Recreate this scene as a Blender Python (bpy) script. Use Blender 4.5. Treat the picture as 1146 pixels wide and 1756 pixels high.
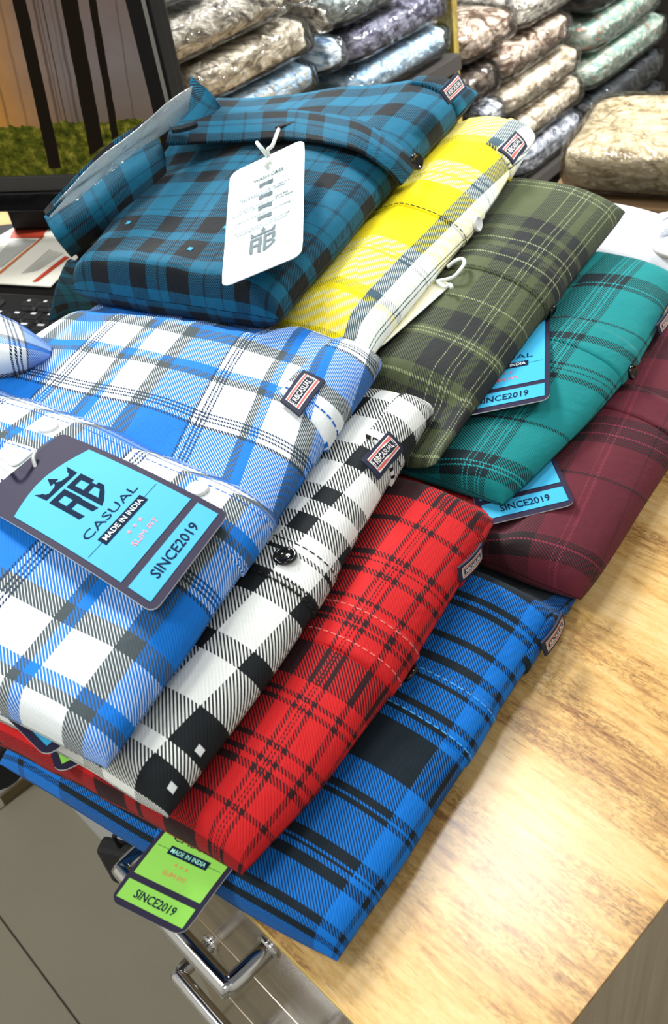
import bpy, bmesh, math, random
import numpy as np
from mathutils import Matrix, Vector

for o in list(bpy.data.objects): bpy.data.objects.remove(o, do_unlink=True)
SC = bpy.context.scene
COL = SC.collection

# ------------------------------------------------------------------ camera
FPX, PITCH, ROLL, YAW, CAMH = 1667.5, .705482, -.1757246, 5.3680035, .45     # desk top is z = 0
_cy, _sy, _cp, _sp = math.cos(YAW), math.sin(YAW), math.cos(PITCH), math.sin(PITCH)
_fw = np.array([_sy*_cp, _cy*_cp, -_sp]); _rt = np.array([_cy, -_sy, 0.]); _up = np.cross(_rt, _fw)
_c, _s = math.cos(ROLL), math.sin(ROLL)
CR = _c*_rt+_s*_up; CU = -_s*_rt+_c*_up
M3 = np.stack([CR, -CU, _fw]); CAM = np.array([0., 0., CAMH])
cam = bpy.data.cameras.new('camera'); cam_o = bpy.data.objects.new('camera', cam); COL.objects.link(cam_o)
cam_o.matrix_world = Matrix(((CR[0], CU[0], -_fw[0], 0), (CR[1], CU[1], -_fw[1], 0), (CR[2], CU[2], -_fw[2], CAMH), (0, 0, 0, 1)))
cam.sensor_fit = 'VERTICAL'; cam.sensor_height = 36; cam.sensor_width = 24; cam.lens = FPX/1756*36
cam.clip_start = .02; cam.clip_end = 50
cam.dof.use_dof = True; cam.dof.focus_distance = .62; cam.dof.aperture_fstop = 15
SC.camera = cam_o

# ------------------------------------------------------------------ light and exposure
W = bpy.data.worlds.new('shop_ambience'); SC.world = W; W.use_nodes = True
W.node_tree.nodes['Background'].inputs[0].default_value = (.93, .96, 1., 1)
W.node_tree.nodes['Background'].inputs[1].default_value = .17
def area(name, loc, tgt, sx, sy, power, col=(1, 1, 1)):
    l = bpy.data.lights.new(name, 'AREA'); l.shape = 'RECTANGLE'; l.size = sx; l.size_y = sy; l.energy = power; l.color = col
    o = bpy.data.objects.new(name, l); COL.objects.link(o); o.location = loc
    o.rotation_euler = (Vector(tgt)-Vector(loc)).to_track_quat('-Z', 'Y').to_euler(); return o
area('ceiling_or_fill_light', (-.86, 1.02, 2.0), (-.80, .9, 0), 0.32, .32, 10.5, (.97, .98, 1))
area('ceiling_tube_light', (-2.30, .95, 1.9), (-.3, .25, 0), .5, .7, 86, (1, .99, .96))
area('ceiling_or_fill_light', (.9, -.9, 2.1), (-.4, .3, 0), .7, .7, 11, (1, 1, 1))
area('ceiling_or_fill_light', (.2, 1.9, 1.7), (-1.05, 1.30, -.05), .5, .5, 18, (1, .99, .97)).data.spread = math.radians(62)  # added fill light that brightens the bagged shirts, not a known fixture
area('ceiling_or_fill_light', (-1.1, -1.0, 2.1), (-.9, -.35, -.75), .6, .6, 9, (1, .99, .96)).data.spread = math.radians(80)  # added narrow-beam fill to lift the floor before the desk, no known lamp
vs = SC.view_settings; vs.view_transform = 'Standard'; vs.look = 'None'; vs.gamma = 1; vs.use_curve_mapping = False
vs.exposure = .40

# ------------------------------------------------------------------ helpers
def un(x, y, z=0.):
    """pixel of the photograph + known height above the desk -> point"""
    d = M3.T@np.array([x-573, y-878, FPX]); return CAM+d*((CAMH-z)/-d[2])
def srgb(c):
    return tuple((v/255/12.92 if v/255 <= .04045 else ((v/255+.055)/1.055)**2.4) for v in c)+(1,)
def link(o, parent=None):
    COL.objects.link(o)
    if parent is not None: o.parent = parent
    return o
def tag(o, label=None, cat=None, group=None, kind=None):
    if label: o['label'] = label
    if cat: o['category'] = cat
    if group: o['group'] = group
    if kind: o['kind'] = kind
    return o
def thing(name, label, cat, loc=(0, 0, 0), group=None, rz=0):
    o = link(bpy.data.objects.new(name, None)); o.location = tuple(float(v) for v in loc); o.rotation_euler = (0, 0, rz)
    o.empty_display_size = .02
    bpy.context.view_layer.update()
    return tag(o, label, cat, group)
def mesh(name, V, F, mat, parent=None, smooth=True, uv=None, world=True):
    """world: V in world coordinates, turned into the parent's own frame"""
    V = np.asarray(V, float)
    if parent is not None and world:
        a = parent
        mw = Matrix.Identity(4)
        ch = []
        while a is not None: ch.append(a); a = a.parent
        for a in reversed(ch): mw = mw@Matrix.LocRotScale(a.location, a.rotation_euler, a.scale)
        A = np.array(mw.inverted()); V = V@A[:3, :3].T+A[:3, 3]
    me = bpy.data.meshes.new(name); me.from_pydata([tuple(v) for v in V.tolist()], [], [tuple(int(i) for i in f) for f in F]); me.update()
    if smooth: me.polygons.foreach_set('use_smooth', [True]*len(me.polygons))
    if uv is not None:
        l = me.uv_layers.new(name='UVMap'); vi = np.zeros(len(me.loops), int); me.loops.foreach_get('vertex_index', vi)
        l.data.foreach_set('uv', np.asarray(uv, float)[vi].ravel())
    if mat is not None: me.materials.append(mat)
    o = bpy.data.objects.new(name, me); return link(o, parent)
def grid_faces(n, m, off=0, flip=False):
    F = []
    for i in range(n-1):
        for j in range(m-1):
            a = off+i*m+j; q = (a, a+1, a+m+1, a+m); F.append(q[::-1] if flip else q)
    return F
class MB:
    """collects shapes into one mesh"""
    def __init__(s): s.V = []; s.F = []
    def add(s, V, F):
        o = len(s.V); s.V += [tuple(float(c) for c in v) for v in V]; s.F += [tuple(i+o for i in f) for f in F]; return s
    def box(s, a, b, bev=0.):
        (x0, y0, z0), (x1, y1, z1) = a, b
        if not bev:
            V = [(x, y, z) for x in (x0, x1) for y in (y0, y1) for z in (z0, z1)]
            return s.add(V, [(0, 1, 3, 2), (4, 6, 7, 5), (0, 4, 5, 1), (2, 3, 7, 6), (0, 2, 6, 4), (1, 5, 7, 3)])
        bm = bmesh.new(); bmesh.ops.create_cube(bm, size=1)
        for v in bm.verts: v.co = Vector((x0+(v.co.x+.5)*(x1-x0), y0+(v.co.y+.5)*(y1-y0), z0+(v.co.z+.5)*(z1-z0)))
        bmesh.ops.bevel(bm, geom=list(bm.edges), offset=bev, segments=2, affect='EDGES', profile=.6)
        bm.verts.index_update()
        s.add([v.co for v in bm.verts], [[v.index for v in f.verts] for f in bm.faces]); bm.free(); return s
    def tube(s, P, r, n=10, cap=True):
        P = [np.array(p, float) for p in P]; R = r if hasattr(r, '__len__') else [r]*len(P)
        up = None; rings = []
        for i, p in enumerate(P):
            t = P[min(i+1, len(P)-1)]-P[max(i-1, 0)]; t = t/np.linalg.norm(t)
            if up is None:
                up = np.array([0, 0, 1.]) if abs(t[2]) < .9 else np.array([1., 0, 0])
            u = up-t*(up@t); u /= np.linalg.norm(u); up = u; v = np.cross(t, u)
            rings.append([p+R[i]*(math.cos(a)*u+math.sin(a)*v) for a in np.arange(n)*2*math.pi/n])
        V = [q for g in rings for q in g]; F = []
        for i in range(len(P)-1):
            for j in range(n):
                k = (j+1) % n; F.append((i*n+j, i*n+k, (i+1)*n+k, (i+1)*n+j))
        if cap: F.append(tuple(range(n))[::-1]); F.append(tuple((len(P)-1)*n+j for j in range(n)))
        return s.add(V, F)
    def build(s, name, mat, parent=None, smooth=False, world=True): return mesh(name, s.V, s.F, mat, parent, smooth, None, world)
def smooth_path(P, n=8):
    P = np.array(P, float); out = []
    for i in range(len(P)-1):
        p0, p1, p2, p3 = P[max(i-1, 0)], P[i], P[i+1], P[min(i+2, len(P)-1)]
        for t in np.linspace(0, 1, n, endpoint=False):
            out.append(.5*((2*p1)+(-p0+p2)*t+(2*p0-5*p1+4*p2-p3)*t*t+(-p0+3*p1-3*p2+p3)*t**3))
    out.append(P[-1]); return out

# ------------------------------------------------------------------ materials
class NT:
    def __init__(s, name):
        s.m = bpy.data.materials.new(name); s.m.use_nodes = True; s.t = s.m.node_tree; s.b = s.t.nodes['Principled BSDF']; s.out = s.t.nodes['Material Output']
    def n(s, ty, **k):
        nd = s.t.nodes.new('ShaderNode'+ty)
        for a, v in k.items(): setattr(nd, a, v)
        return nd
    def l(s, a, b): s.t.links.new(a, b)
    def math(s, op, a, b=None, c=None):
        nd = s.n('Math', operation=op)
        for i, v in enumerate((a, b, c)):
            if v is None: continue
            if isinstance(v, (int, float)): nd.inputs[i].default_value = v
            else: s.l(v, nd.inputs[i])
        return nd.outputs[0]
    def ramp(s, fac, stops, interp='LINEAR'):
        nd = s.n('ValToRGB'); cr = nd.color_ramp; cr.interpolation = interp
        while len(cr.elements) > 1: cr.elements.remove(cr.elements[-1])
        cr.elements[0].position = stops[0][0]; cr.elements[0].color = stops[0][1]
        for p, c in stops[1:]:
            e = cr.elements.new(min(1, max(0, p))); e.color = c
        s.l(fac, nd.inputs[0]); return nd.outputs[0]
    def mix(s, fac, a, b, mode='MIX'):
        nd = s.n('Mix', data_type='RGBA', blend_type=mode)
        if isinstance(fac, (int, float)): nd.inputs[0].default_value = fac
        else: s.l(fac, nd.inputs[0])
        for i, v in ((6, a), (7, b)):
            if isinstance(v, tuple): nd.inputs[i].default_value = v
            else: s.l(v, nd.inputs[i])
        return nd.outputs[2]
    def noise(s, vec, scale, detail=3, rough=.55, dist=0.):
        nd = s.n('TexNoise'); nd.inputs['Scale'].default_value = scale; nd.inputs['Detail'].default_value = detail
        nd.inputs['Roughness'].default_value = rough; nd.inputs['Distortion'].default_value = dist
        if vec is not None: s.l(vec, nd.inputs['Vector'])
        return nd.outputs[0]
    def bump(s, h, st=.3, d=.001):
        nd = s.n('Bump'); nd.inputs['Strength'].default_value = st; nd.inputs['Distance'].default_value = d; s.l(h, nd.inputs['Height']); s.l(nd.outputs[0], s.b.inputs['Normal']); return nd
    def set(s, rough=None, metal=None, spec=None, col=None, **k):
        if rough is not None: s.b.inputs['Roughness'].default_value = rough
        if metal is not None: s.b.inputs['Metallic'].default_value = metal
        if spec is not None: s.b.inputs['Specular IOR Level'].default_value = spec
        if col is not None:
            if isinstance(col, tuple): s.b.inputs['Base Color'].default_value = col
            else: s.l(col, s.b.inputs['Base Color'])
        return s
def plain(name, rgb, rough=.6, metal=0., spec=.5, vary=.06, scale=60):
    m = NT(name); tc = m.n('TexCoord').outputs['Object']
    nz = m.noise(tc, scale, 2); c = srgb(rgb); d = tuple(v*(1-vary) for v in c[:3])+(1,)
    m.set(rough, metal, spec, m.mix(nz, c, d)); return m.m
def sett(stops, rng, base):
    """[(start_mm, end_mm, rgb)...] over base -> constant ramp stops over rng"""
    cuts = sorted({rng[0]}|{q for a, b, c in stops for q in (a, b) if rng[0] < q < rng[1]})
    out = []
    for q in cuts:
        c = base
        for a, b, k in stops:
            if a <= q+1e-6 < b: c = k
        if not out or out[-1][1] != srgb(c): out.append(((q-rng[0])/(rng[1]-rng[0]), srgb(c)))
    return out
def plaid(name, warp, weft, period=2.5, duty=.5, dirn=-1, rough=.8, soft=.25, bias=0.):
    """warp / weft: (stops, (lo, hi) mm, base rgb); warp runs over s (UV x), weft over u (UV y); threads meet in a 45 degree twill"""
    m = NT(name); uv = m.n('UVMap').outputs[0]; sp = m.n('SeparateXYZ'); m.l(uv, sp.inputs[0])
    def chan(o, seq):
        st, (lo, hi), base = seq
        mm = m.math('MULTIPLY', o, 1000.); t = m.math('DIVIDE', m.math('SUBTRACT', mm, lo), hi-lo)
        t = m.math('FRACT', t)
        R = sett(st, (lo, hi), base)
        if len(R) <= 30: return m.ramp(t, R, 'CONSTANT')
        h = len(R)//2                                     # a colour ramp holds 32 stops: use two
        return m.mix(m.math('GREATER_THAN', t, R[h][0]), m.ramp(t, R[:h], 'CONSTANT'), m.ramp(t, [(0., R[h][1])]+R[h+1:], 'CONSTANT'))
    a = chan(sp.outputs[0], warp); b = chan(sp.outputs[1], weft)
    ph = m.math('MULTIPLY', m.math('ADD', sp.outputs[0], m.math('MULTIPLY', sp.outputs[1], float(dirn))), 1000./period)
    tri = m.math('MULTIPLY', m.math('ABSOLUTE', m.math('SUBTRACT', m.math('FRACT', ph), .5)), 2.)
    tw = m.n('MapRange'); 
    if bias:      # the coloured thread covers more of the face than the white one
        la, lb = m.n('RGBToBW'), m.n('RGBToBW'); m.l(a, la.inputs[0]); m.l(b, lb.inputs[0])
        trb = m.math('ADD', tri, m.math('MULTIPLY', m.math('SUBTRACT', la.outputs[0], lb.outputs[0]), bias))
    else: trb = tri
    m.l(trb, tw.inputs[0]); tw.inputs[1].default_value = duty-soft*.5; tw.inputs[2].default_value = duty+soft*.5
    c = m.mix(tw.outputs[0], a, b)
    nz = m.noise(uv, 900., 2, .6)
    c = m.mix(m.math('MULTIPLY', nz, .16), c, (0, 0, 0, 1))
    m.set(rough, 0, .25, c); m.b.inputs['Sheen Weight'].default_value = .04
    m.bump(m.math('ADD', m.math('MULTIPLY', tri, .5), m.math('ADD', m.math('MULTIPLY', m.noise(uv, 60., 3, .55, .6), 2.), m.math('MULTIPLY', m.noise(uv, 22., 3, .5, 1.2), 7.))), .45, .0007)
    return m.m
# ------------------------------------------------------------------ structure: floor
def wood_mat(name, c0, c1, c2, ax=0, rough=.38, scale=1.):
    m = NT(name); tc = m.n('TexCoord').outputs['Object']
    def nz(al, ac, det, ro, di=0.):
        mp = m.n('Mapping'); m.l(tc, mp.inputs[0]); sc = [ac*scale]*3; sc[ax] = al*scale; mp.inputs['Scale'].default_value = sc; return m.noise(mp.outputs[0], 1., det, ro, di)
    big = nz(3.5, 20, 3, .55, .4); mid = nz(40, 240, 4, .65, .3); fine = nz(260, 620, 3, .7)
    base = m.ramp(m.math('ADD', m.math('MULTIPLY', big, .55), m.math('MULTIPLY', mid, .45)), [(.36, srgb(c1)), (.47, srgb(c0)), (.62, srgb(c2))])
    patch = m.ramp(m.math('ADD', m.math('MULTIPLY', big, .6), m.math('MULTIPLY', nz(9, 60, 3, .6), .4)), [(.40, (.85, .85, .85, 1)), (.52, (.12, .12, .12, 1))])
    spk = m.ramp(fine, [(.45, (0, 0, 0, 1)), (.60, (1, 1, 1, 1))])
    c = m.mix(m.math('MULTIPLY', spk, m.math('MULTIPLY', patch, .75)), base, srgb(tuple(v*.62 for v in c1)))
    dash = m.ramp(nz(42, 1000, 1, .5), [(.725, (0, 0, 0, 1)), (.75, (.8, .8, .8, 1))])
    c = m.mix(dash, c, srgb((104, 76, 44)))
    m.set(rough, 0, .5, c); m.bump(m.math('ADD', dash, m.math('MULTIPLY', fine, .25)), -.2, .0004); return m.m
FLOOR = -.75
def tile_mat(name, rgb, rough=.22):
    m = NT(name); tc = m.n('TexCoord').outputs['Object']; nz = m.noise(tc, 9., 4); n2 = m.noise(tc, 160., 2)
    c = m.mix(nz, srgb(rgb), srgb(tuple(v*.93 for v in rgb))); c = m.mix(m.math('MULTIPLY', n2, .12), c, srgb(tuple(v*.7 for v in rgb)))
    m.set(rough, 0, .4, c); return m.m
grout = plain('grout', (70, 66, 58), .9)
fl = MB().box((-3.4, -1.6, FLOOR-.05), (1.6, 3.2, FLOOR-.004)).build('floor', grout); tag(fl, 'shop floor of large glossy beige tiles', kind='structure')
beige = tile_mat('beige_tile', (124, 119, 103))
for i in range(-5, 5):
    for j in range(-2, 5):
        x0, y0 = -.56+.476*i, .60*j
        MB().box((x0+.0012, y0+.0012, FLOOR-.02), (x0+.476-.0012, y0+.60-.0012, FLOOR), .0008).build('tile', beige, fl)

wallm = plain('shop_wall_paint', (206, 204, 198), .85)
for nm, a, b, lb in (('wall_left', (-3.5, -1.7, FLOOR-.05), (-3.4, 3.3, 2.2), 'plain pale shop wall far behind the monitor'), ('wall_back', (-3.5, 3.2, FLOOR-.05), (1.7, 3.3, 2.2), 'plain pale shop wall behind the shelves'),
                     ('wall_right', (1.6, -1.7, FLOOR-.05), (1.7, 3.3, 2.2), 'plain pale shop wall on the right side'), ('wall_front', (-3.5, -1.7, FLOOR-.05), (1.7, -1.6, 2.2), 'plain pale shop wall behind the viewer')):
    tag(MB().box(a, b).build(nm, wallm), lb, kind='structure')

# ------------------------------------------------------------------ desk
wood = wood_mat('oak_laminate', (200, 160, 96), (146, 102, 60), (218, 186, 130), 0, .24)
face = NT('glossy_brown_laminate'); _t = face.n('TexCoord').outputs['Object']; _mp = face.n('Mapping'); face.l(_t, _mp.inputs[0]); _mp.inputs['Scale'].default_value = (3, 60, 60)
face.set(.16, 0, .55, face.ramp(face.noise(_mp.outputs[0], 2., 4, .6, .5), [(.3, srgb((92, 76, 52))), (.7, srgb((136, 118, 86)))])); face = face.m
gold = plain('pale_gold_edging', (206, 176, 96), .35); chrome = plain('chrome', (205, 205, 205), .12, 1., .5, .03); white_l = plain('pale_grey_laminate', (192, 196, 198), .3)
TX0, TX1, TY0, TY1 = -1.50, -.094, .0875, .806
desk = thing('desk', 'wooden desk with a light oak top and glossy brown drawer fronts', 'desk', (-.5, .5, FLOOR))
OUT = [(TX0, TY0), (TX1, TY0), (TX1, TY1), (-.885, TY1), (-.885, .50), (TX0, .50)]          # plan of the L-shaped top
def slab(pts, z0, z1): n = len(pts); return MB().add([(x, y, z1) for x, y in pts]+[(x, y, z0) for x, y in pts], [tuple(range(n)), tuple(range(n, 2*n))[::-1]]+[(i, i+n, (i+1) % n+n, (i+1) % n) for i in range(n)])
slab(OUT, -.0035, 0).build('desk_top', wood, desk)
slab([(x+(.002 if x < -1 else (-.02 if x > -.2 else -.001)), y+(.02 if y < .4 else -.0015)) for x, y in OUT], -.022, -.0036).build('top_core', white_l, desk)
eb = MB(); eb.box((TX0, TY0-.0008, -.0034), (TX1, TY0+.0002, -.0004))
tag(eb.build('edge_band', gold, desk), 'thin pale gold edge band')
side = NT('grey_brown_laminate'); _t = side.n('TexCoord').outputs['Object']; _mp = side.n('Mapping'); side.l(_t, _mp.inputs[0]); _mp.inputs['Scale'].default_value = (60, 90, 3)
side.set(.4, 0, .4, side.ramp(side.noise(_mp.outputs[0], 2., 4, .6, .3), [(.3, srgb((166, 150, 124))), (.7, srgb((186, 172, 148)))])); side = side.m
MB().box((-.112, TY0+.001, FLOOR), (TX1-.0006, TY1-.002, -.0036)).build('side_panel', side, desk)
MB().box((-.391, .108, FLOOR+.03), (-.1125, .78, -.0225)).build('pedestal', white_l, desk)
MB().box((TX0+.02, .0925, FLOOR+.0), (-1.0405, .48, -.0225)).build('side_cupboard', white_l, desk)
tag(MB().box((-1.0400, .0925, FLOOR), (-1.0365, .1595, FLOOR+.022), .0006).build('skirting_strip', plain('brown_strip', (92, 78, 48), .5), desk), 'narrow brown skirting strip')
MB().box((-1.0400, .1600, FLOOR), (-.3915, .172, -.0225)).build('modesty_panel', white_l, desk)
MB().box((-.372, .14, FLOOR), (-.13, .76, FLOOR+.03)).build('plinth', face, desk)
for z1, z0, hz in ((-.0036, -.118, -.024), (-.125, -.262, -.155), (-.269, -.5, -.31)):
    d = MB().box((-.391, TY0+.0004, z0), (-.1125, TY0+.0185, z1), .0008).build('drawer', face, desk)
    x1, x0, yo, r = -.229, -.322, .0605, .0052
    P = smooth_path([(x0, TY0, hz), (x0, yo+.006, hz), (x0+.0015, yo+.0015, hz), (x0+.006, yo, hz), (x1-.006, yo, hz), (x1-.0015, yo+.0015, hz), (x1, yo+.006, hz), (x1, TY0, hz)], 6)
    hd = MB().tube(P, r, 14); 
    for x in (x0, x1): hd.tube([(x, TY0+.002, hz), (x, TY0-.0015, hz)], .0072, 14)
    tag(hd.build('handle', chrome, d, True), 'chrome bar handle')

# ------------------------------------------------------------------ chair arm and hanging pouch under the desk edge
black_p = plain('black_plastic', (11, 11, 12), .5, spec=.2); black_c = plain('black_cloth', (14, 14, 15), .8)
A0 = np.array(un(2, 1306, -.16))
ca = thing('chair_armrest', 'black padded chair armrest low at the left edge of the picture', 'armrest', (A0[0]-.5, A0[1]-.05, FLOOR))
_d = np.array([-1., -.12, 0.]); _d /= np.linalg.norm(_d)
MB().tube(smooth_path([A0-_d*.012, A0-_d*.008, A0, A0+_d*.08, A0+_d*.3, A0+_d*.6], 6), [.002, .008, .012, .016, .019]+[.02]*20+[.02]*5+[.004], 16).build('armrest_pad', black_c, ca, True)
MB().tube([A0+_d*.55+np.array([0, 0, -.015]), (A0[0]+_d[0]*.55, A0[1]+_d[1]*.55, FLOOR)], .012, 12).build('armrest_post', black_p, ca, True)
K0 = np.array(CAM)+ (lambda d: d*(.425/-d[0]))(M3.T@np.array([222-573, 1482-878, FPX]))
po = thing('pouch', 'small black pouch hanging by a cord at the left side of the drawers', 'pouch', K0)
def rbox(c, sx, sy, sz, rz, bev):
    m = MB().box((-sx/2, -sy/2, -sz/2), (sx/2, sy/2, sz/2), bev); R = np.array(Matrix.Rotation(rz, 3, 'Z')); m.V = [tuple(R@np.array(v)+c) for v in m.V]; return m
rbox(K0, .036, .014, .046, .5, .004).build('pouch_body', black_c, po)
MB().tube(smooth_path([K0+np.array([0, 0, .02]), K0+np.array([-.003, .0, .034]), K0+np.array([.004, .001, .044]), K0+np.array([.0, .004, .052]), K0+np.array([.022, .012, .066])], 6), .0016, 8).build('cord', black_p, po, True)

# ------------------------------------------------------------------ monitor, keyboard, leaflet
R0 = un(338, 350, .06); ex = np.array([-.85199743, -.52354597, 0]); nn = np.array([-.52354597, .85199743, 0])   # ex: along the screen to the left, nn: away from the viewer
def mon(X, z, d=0.): return R0+ex*X+nn*d+np.array([0, 0, z-.06])
def mbox(m, X0, X1, z0, z1, d0, d1, bev=.001):
    b = MB().box((0, 0, 0), (1, 1, 1)) if not bev else MB().box((X0, d0, z0), (X1, d1, z1), bev)
    if not bev: b.V = [(X0+v[0]*(X1-X0), d0+v[1]*(d1-d0), z0+v[2]*(z1-z0)) for v in b.V]
    m.add([mon(v[0], v[2], v[1]) for v in b.V], [f[::-1] for f in b.F]); return m
MW, MZ = .46, .40
mo = thing('monitor', 'black flat computer monitor showing a misty forest at the left', 'monitor', mon(MW/2, 0, .06))
bez = MB(); mbox(bez, 0, .0235, .060, MZ, 0, .02); mbox(bez, MW-.0235, MW, .06, MZ, 0, .02); mbox(bez, .0235, MW-.0235, MZ-.0235, MZ, 0, .02)
bez.build('bezel', black_p, mo)
mbox(MB(), .0235, MW-.0235, .0785, .0945, 0, .02).build('lower_bezel', plain('dark_grey_plastic', (52, 52, 50), .5), mo)
mbox(MB(), .0, MW, .058, .0782, -.004, .02).build('chin', plain('gloss_black', (10, 10, 11), .12), mo)
mbox(MB(), .0035, .0075, .0785, MZ-.003, -.0012, .001, .0004).build('trim_strip', plain('grey_trim', (120, 122, 116), .35), mo)
mbox(MB(), .004, MW-.004, .062, MZ-.004, .0202, .045, .006).build('back_cover', black_p, mo)
nk = MB(); mbox(nk, MW/2-.03, MW/2+.03, .012, .2, .046, .07, .004); nk.build('stand_neck', black_p, mo)
bc = (un(30, 430, .006)); th = np.linspace(0, 2*math.pi, 49)[:-1]
V = []; bx_c = mon(.215, 0, -.035)
for z, k in ((0.0005, 1.), (.006, 1.), (.009, .97)):
    for t in th: V.append(bx_c+ex*(.145*k*math.copysign(abs(math.cos(t))**.7, math.cos(t)))+nn*(.115*k*math.copysign(abs(math.sin(t))**.7, math.sin(t)))+np.array([0, 0, z-bx_c[2]]))
F = [(i*48+j, i*48+(j+1) % 48, (i+1)*48+(j+1) % 48, (i+1)*48+j) for i in range(2) for j in range(48)]+[tuple(96+j for j in range(48)), tuple(range(48))[::-1]]
mesh('stand_base', V, F, black_p, mo, False)
# the picture on the screen (flat, lit)
sm = NT('forest_screen'); uv = sm.n('UVMap').outputs[0]; sp = sm.n('SeparateXYZ'); sm.l(uv, sp.inputs[0]); X, Z = sp.outputs[0], sp.outputs[1]   # X metres to the left, Z metres above desk
lean = sm.math('SUBTRACT', X, sm.math('MULTIPLY', sm.math('SUBTRACT', .26, Z), .12))
jit = sm.math('ADD', lean, sm.math('MULTIPLY', sm.math('SUBTRACT', sm.noise(uv, 40., 3), .5), .003))
glow = sm.math('POWER', sm.math('MAXIMUM', sm.math('SUBTRACT', 1., sm.math('DIVIDE', sm.math('ABSOLUTE', sm.math('SUBTRACT', X, .20)), .09)), 0.), 1.3)
vert = sm.ramp(sm.math('DIVIDE', sm.math('SUBTRACT', Z, .094), .3), [(0., srgb((98, 82, 62))), (.16, srgb((112, 98, 84))), (.35, srgb((126, 116, 112))), (.6, srgb((120, 104, 96))), (1., srgb((84, 68, 56)))])
sky = sm.mix(glow, vert, srgb((205, 142, 62)))
sky = sm.mix(sm.math('MULTIPLY', sm.noise(uv, 30., 4, .6), .45), sky, srgb((84, 68, 56)))
def stripes(co, L):
    st = [(0., (0, 0, 0, 1))]
    for a, b, v in L: st += [((a-.02)/.4, (v, v, v, 1)), ((b-.02)/.4, (0, 0, 0, 1))]
    return sm.ramp(sm.math('DIVIDE', sm.math('SUBTRACT', co, .02), .4), st, 'CONSTANT')
far = stripes(jit, [(.0315, .034, .45), (.093, .0955, .55), (.099, .1005, .3), (.106, .109, .8), (.111, .1125, .5), (.1145, .117, .6), (.151, .153, .3), (.172, .176, .4), (.21, .215, .4), (.27, .28, .5)])
sky = sm.mix(far, sky, srgb((64, 48, 34)))
mossn = sm.noise(uv, 90., 4, .7)
moss = sm.ramp(mossn, [(.3, srgb((34, 34, 12))), (.5, srgb((78, 82, 24))), (.64, srgb((122, 116, 40))), (.74, srgb((176, 150, 84)))])
gl = sm.math('GREATER_THAN', sm.math('SUBTRACT', .146, Z), sm.math('MULTIPLY', sm.math('SUBTRACT', sm.noise(uv, 60., 3), .5), .03))
c = sm.mix(gl, sky, moss)
near = stripes(jit, [(.0515, .0595, 1.), (.0715, .0875, 1.), (.1245, .1385, 1.), (.236, .256, 1.), (.31, .322, 1.), (.36, .38, 1.)])
stem = sm.math('MULTIPLY', near, sm.math('GREATER_THAN', Z, sm.math('ADD', .101, sm.math('MULTIPLY', sm.math('MAXIMUM', sm.math('SUBTRACT', .13, X), 0.), .5))))
c = sm.mix(stem, c, srgb((30, 24, 18)))
em = sm.n('Emission'); sm.l(c, em.inputs[0]); em.inputs[1].default_value = .62; sm.l(em.outputs[0], sm.out.inputs[0])
V = [mon(.0235, .0945, .003), mon(MW-.0235, .0945, .003), mon(MW-.0235, MZ-.0235, .003), mon(.0235, MZ-.0235, .003)]
tag(mesh('screen', V, [(0, 1, 2, 3)], sm.m, mo, False, [(.0235, .0945), (MW-.0235, .0945), (MW-.0235, MZ-.0235), (.0235, MZ-.0235)]), 'lit screen with dark tree trunks over green moss')
# ------------------------------------------------------------------ folded shirts: shape
def wav(x, y, seed, n=7, lo=25., hi=110.):
    r = np.random.RandomState(seed); o = 0*x
    for i in range(n):
        k = lo*(hi/lo)**(i/(n-1.)); a = r.uniform(0, 6.283); p = r.uniform(0, 6.283)
        o = o+np.sin(k*(x*np.cos(a)+y*np.sin(a))+p+1.3*np.sin(k*.45*(y*np.cos(a)-x*np.sin(a))+p*2))*(lo/k)**.8
    return o/2.0
def ease(n, r, L, nin, both):
    """positions 0..L, arc-spaced inside the rounded margin r"""
    th = np.linspace(0, np.pi/2, n+1)
    a = r*(1-np.cos(th))
    if both:
        m = np.linspace(r, L-both, nin+1)[1:-1]
        b = L-both*(1-np.cos(th[::-1]))
        return np.concatenate([a, m, b])
    return np.concatenate([a, np.linspace(r, L, nin+1)[1:]])
def rim(x, r):
    t = np.clip(1-x/r, 0, 1); return np.sqrt(np.maximum(0, 1-t*t))
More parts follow.
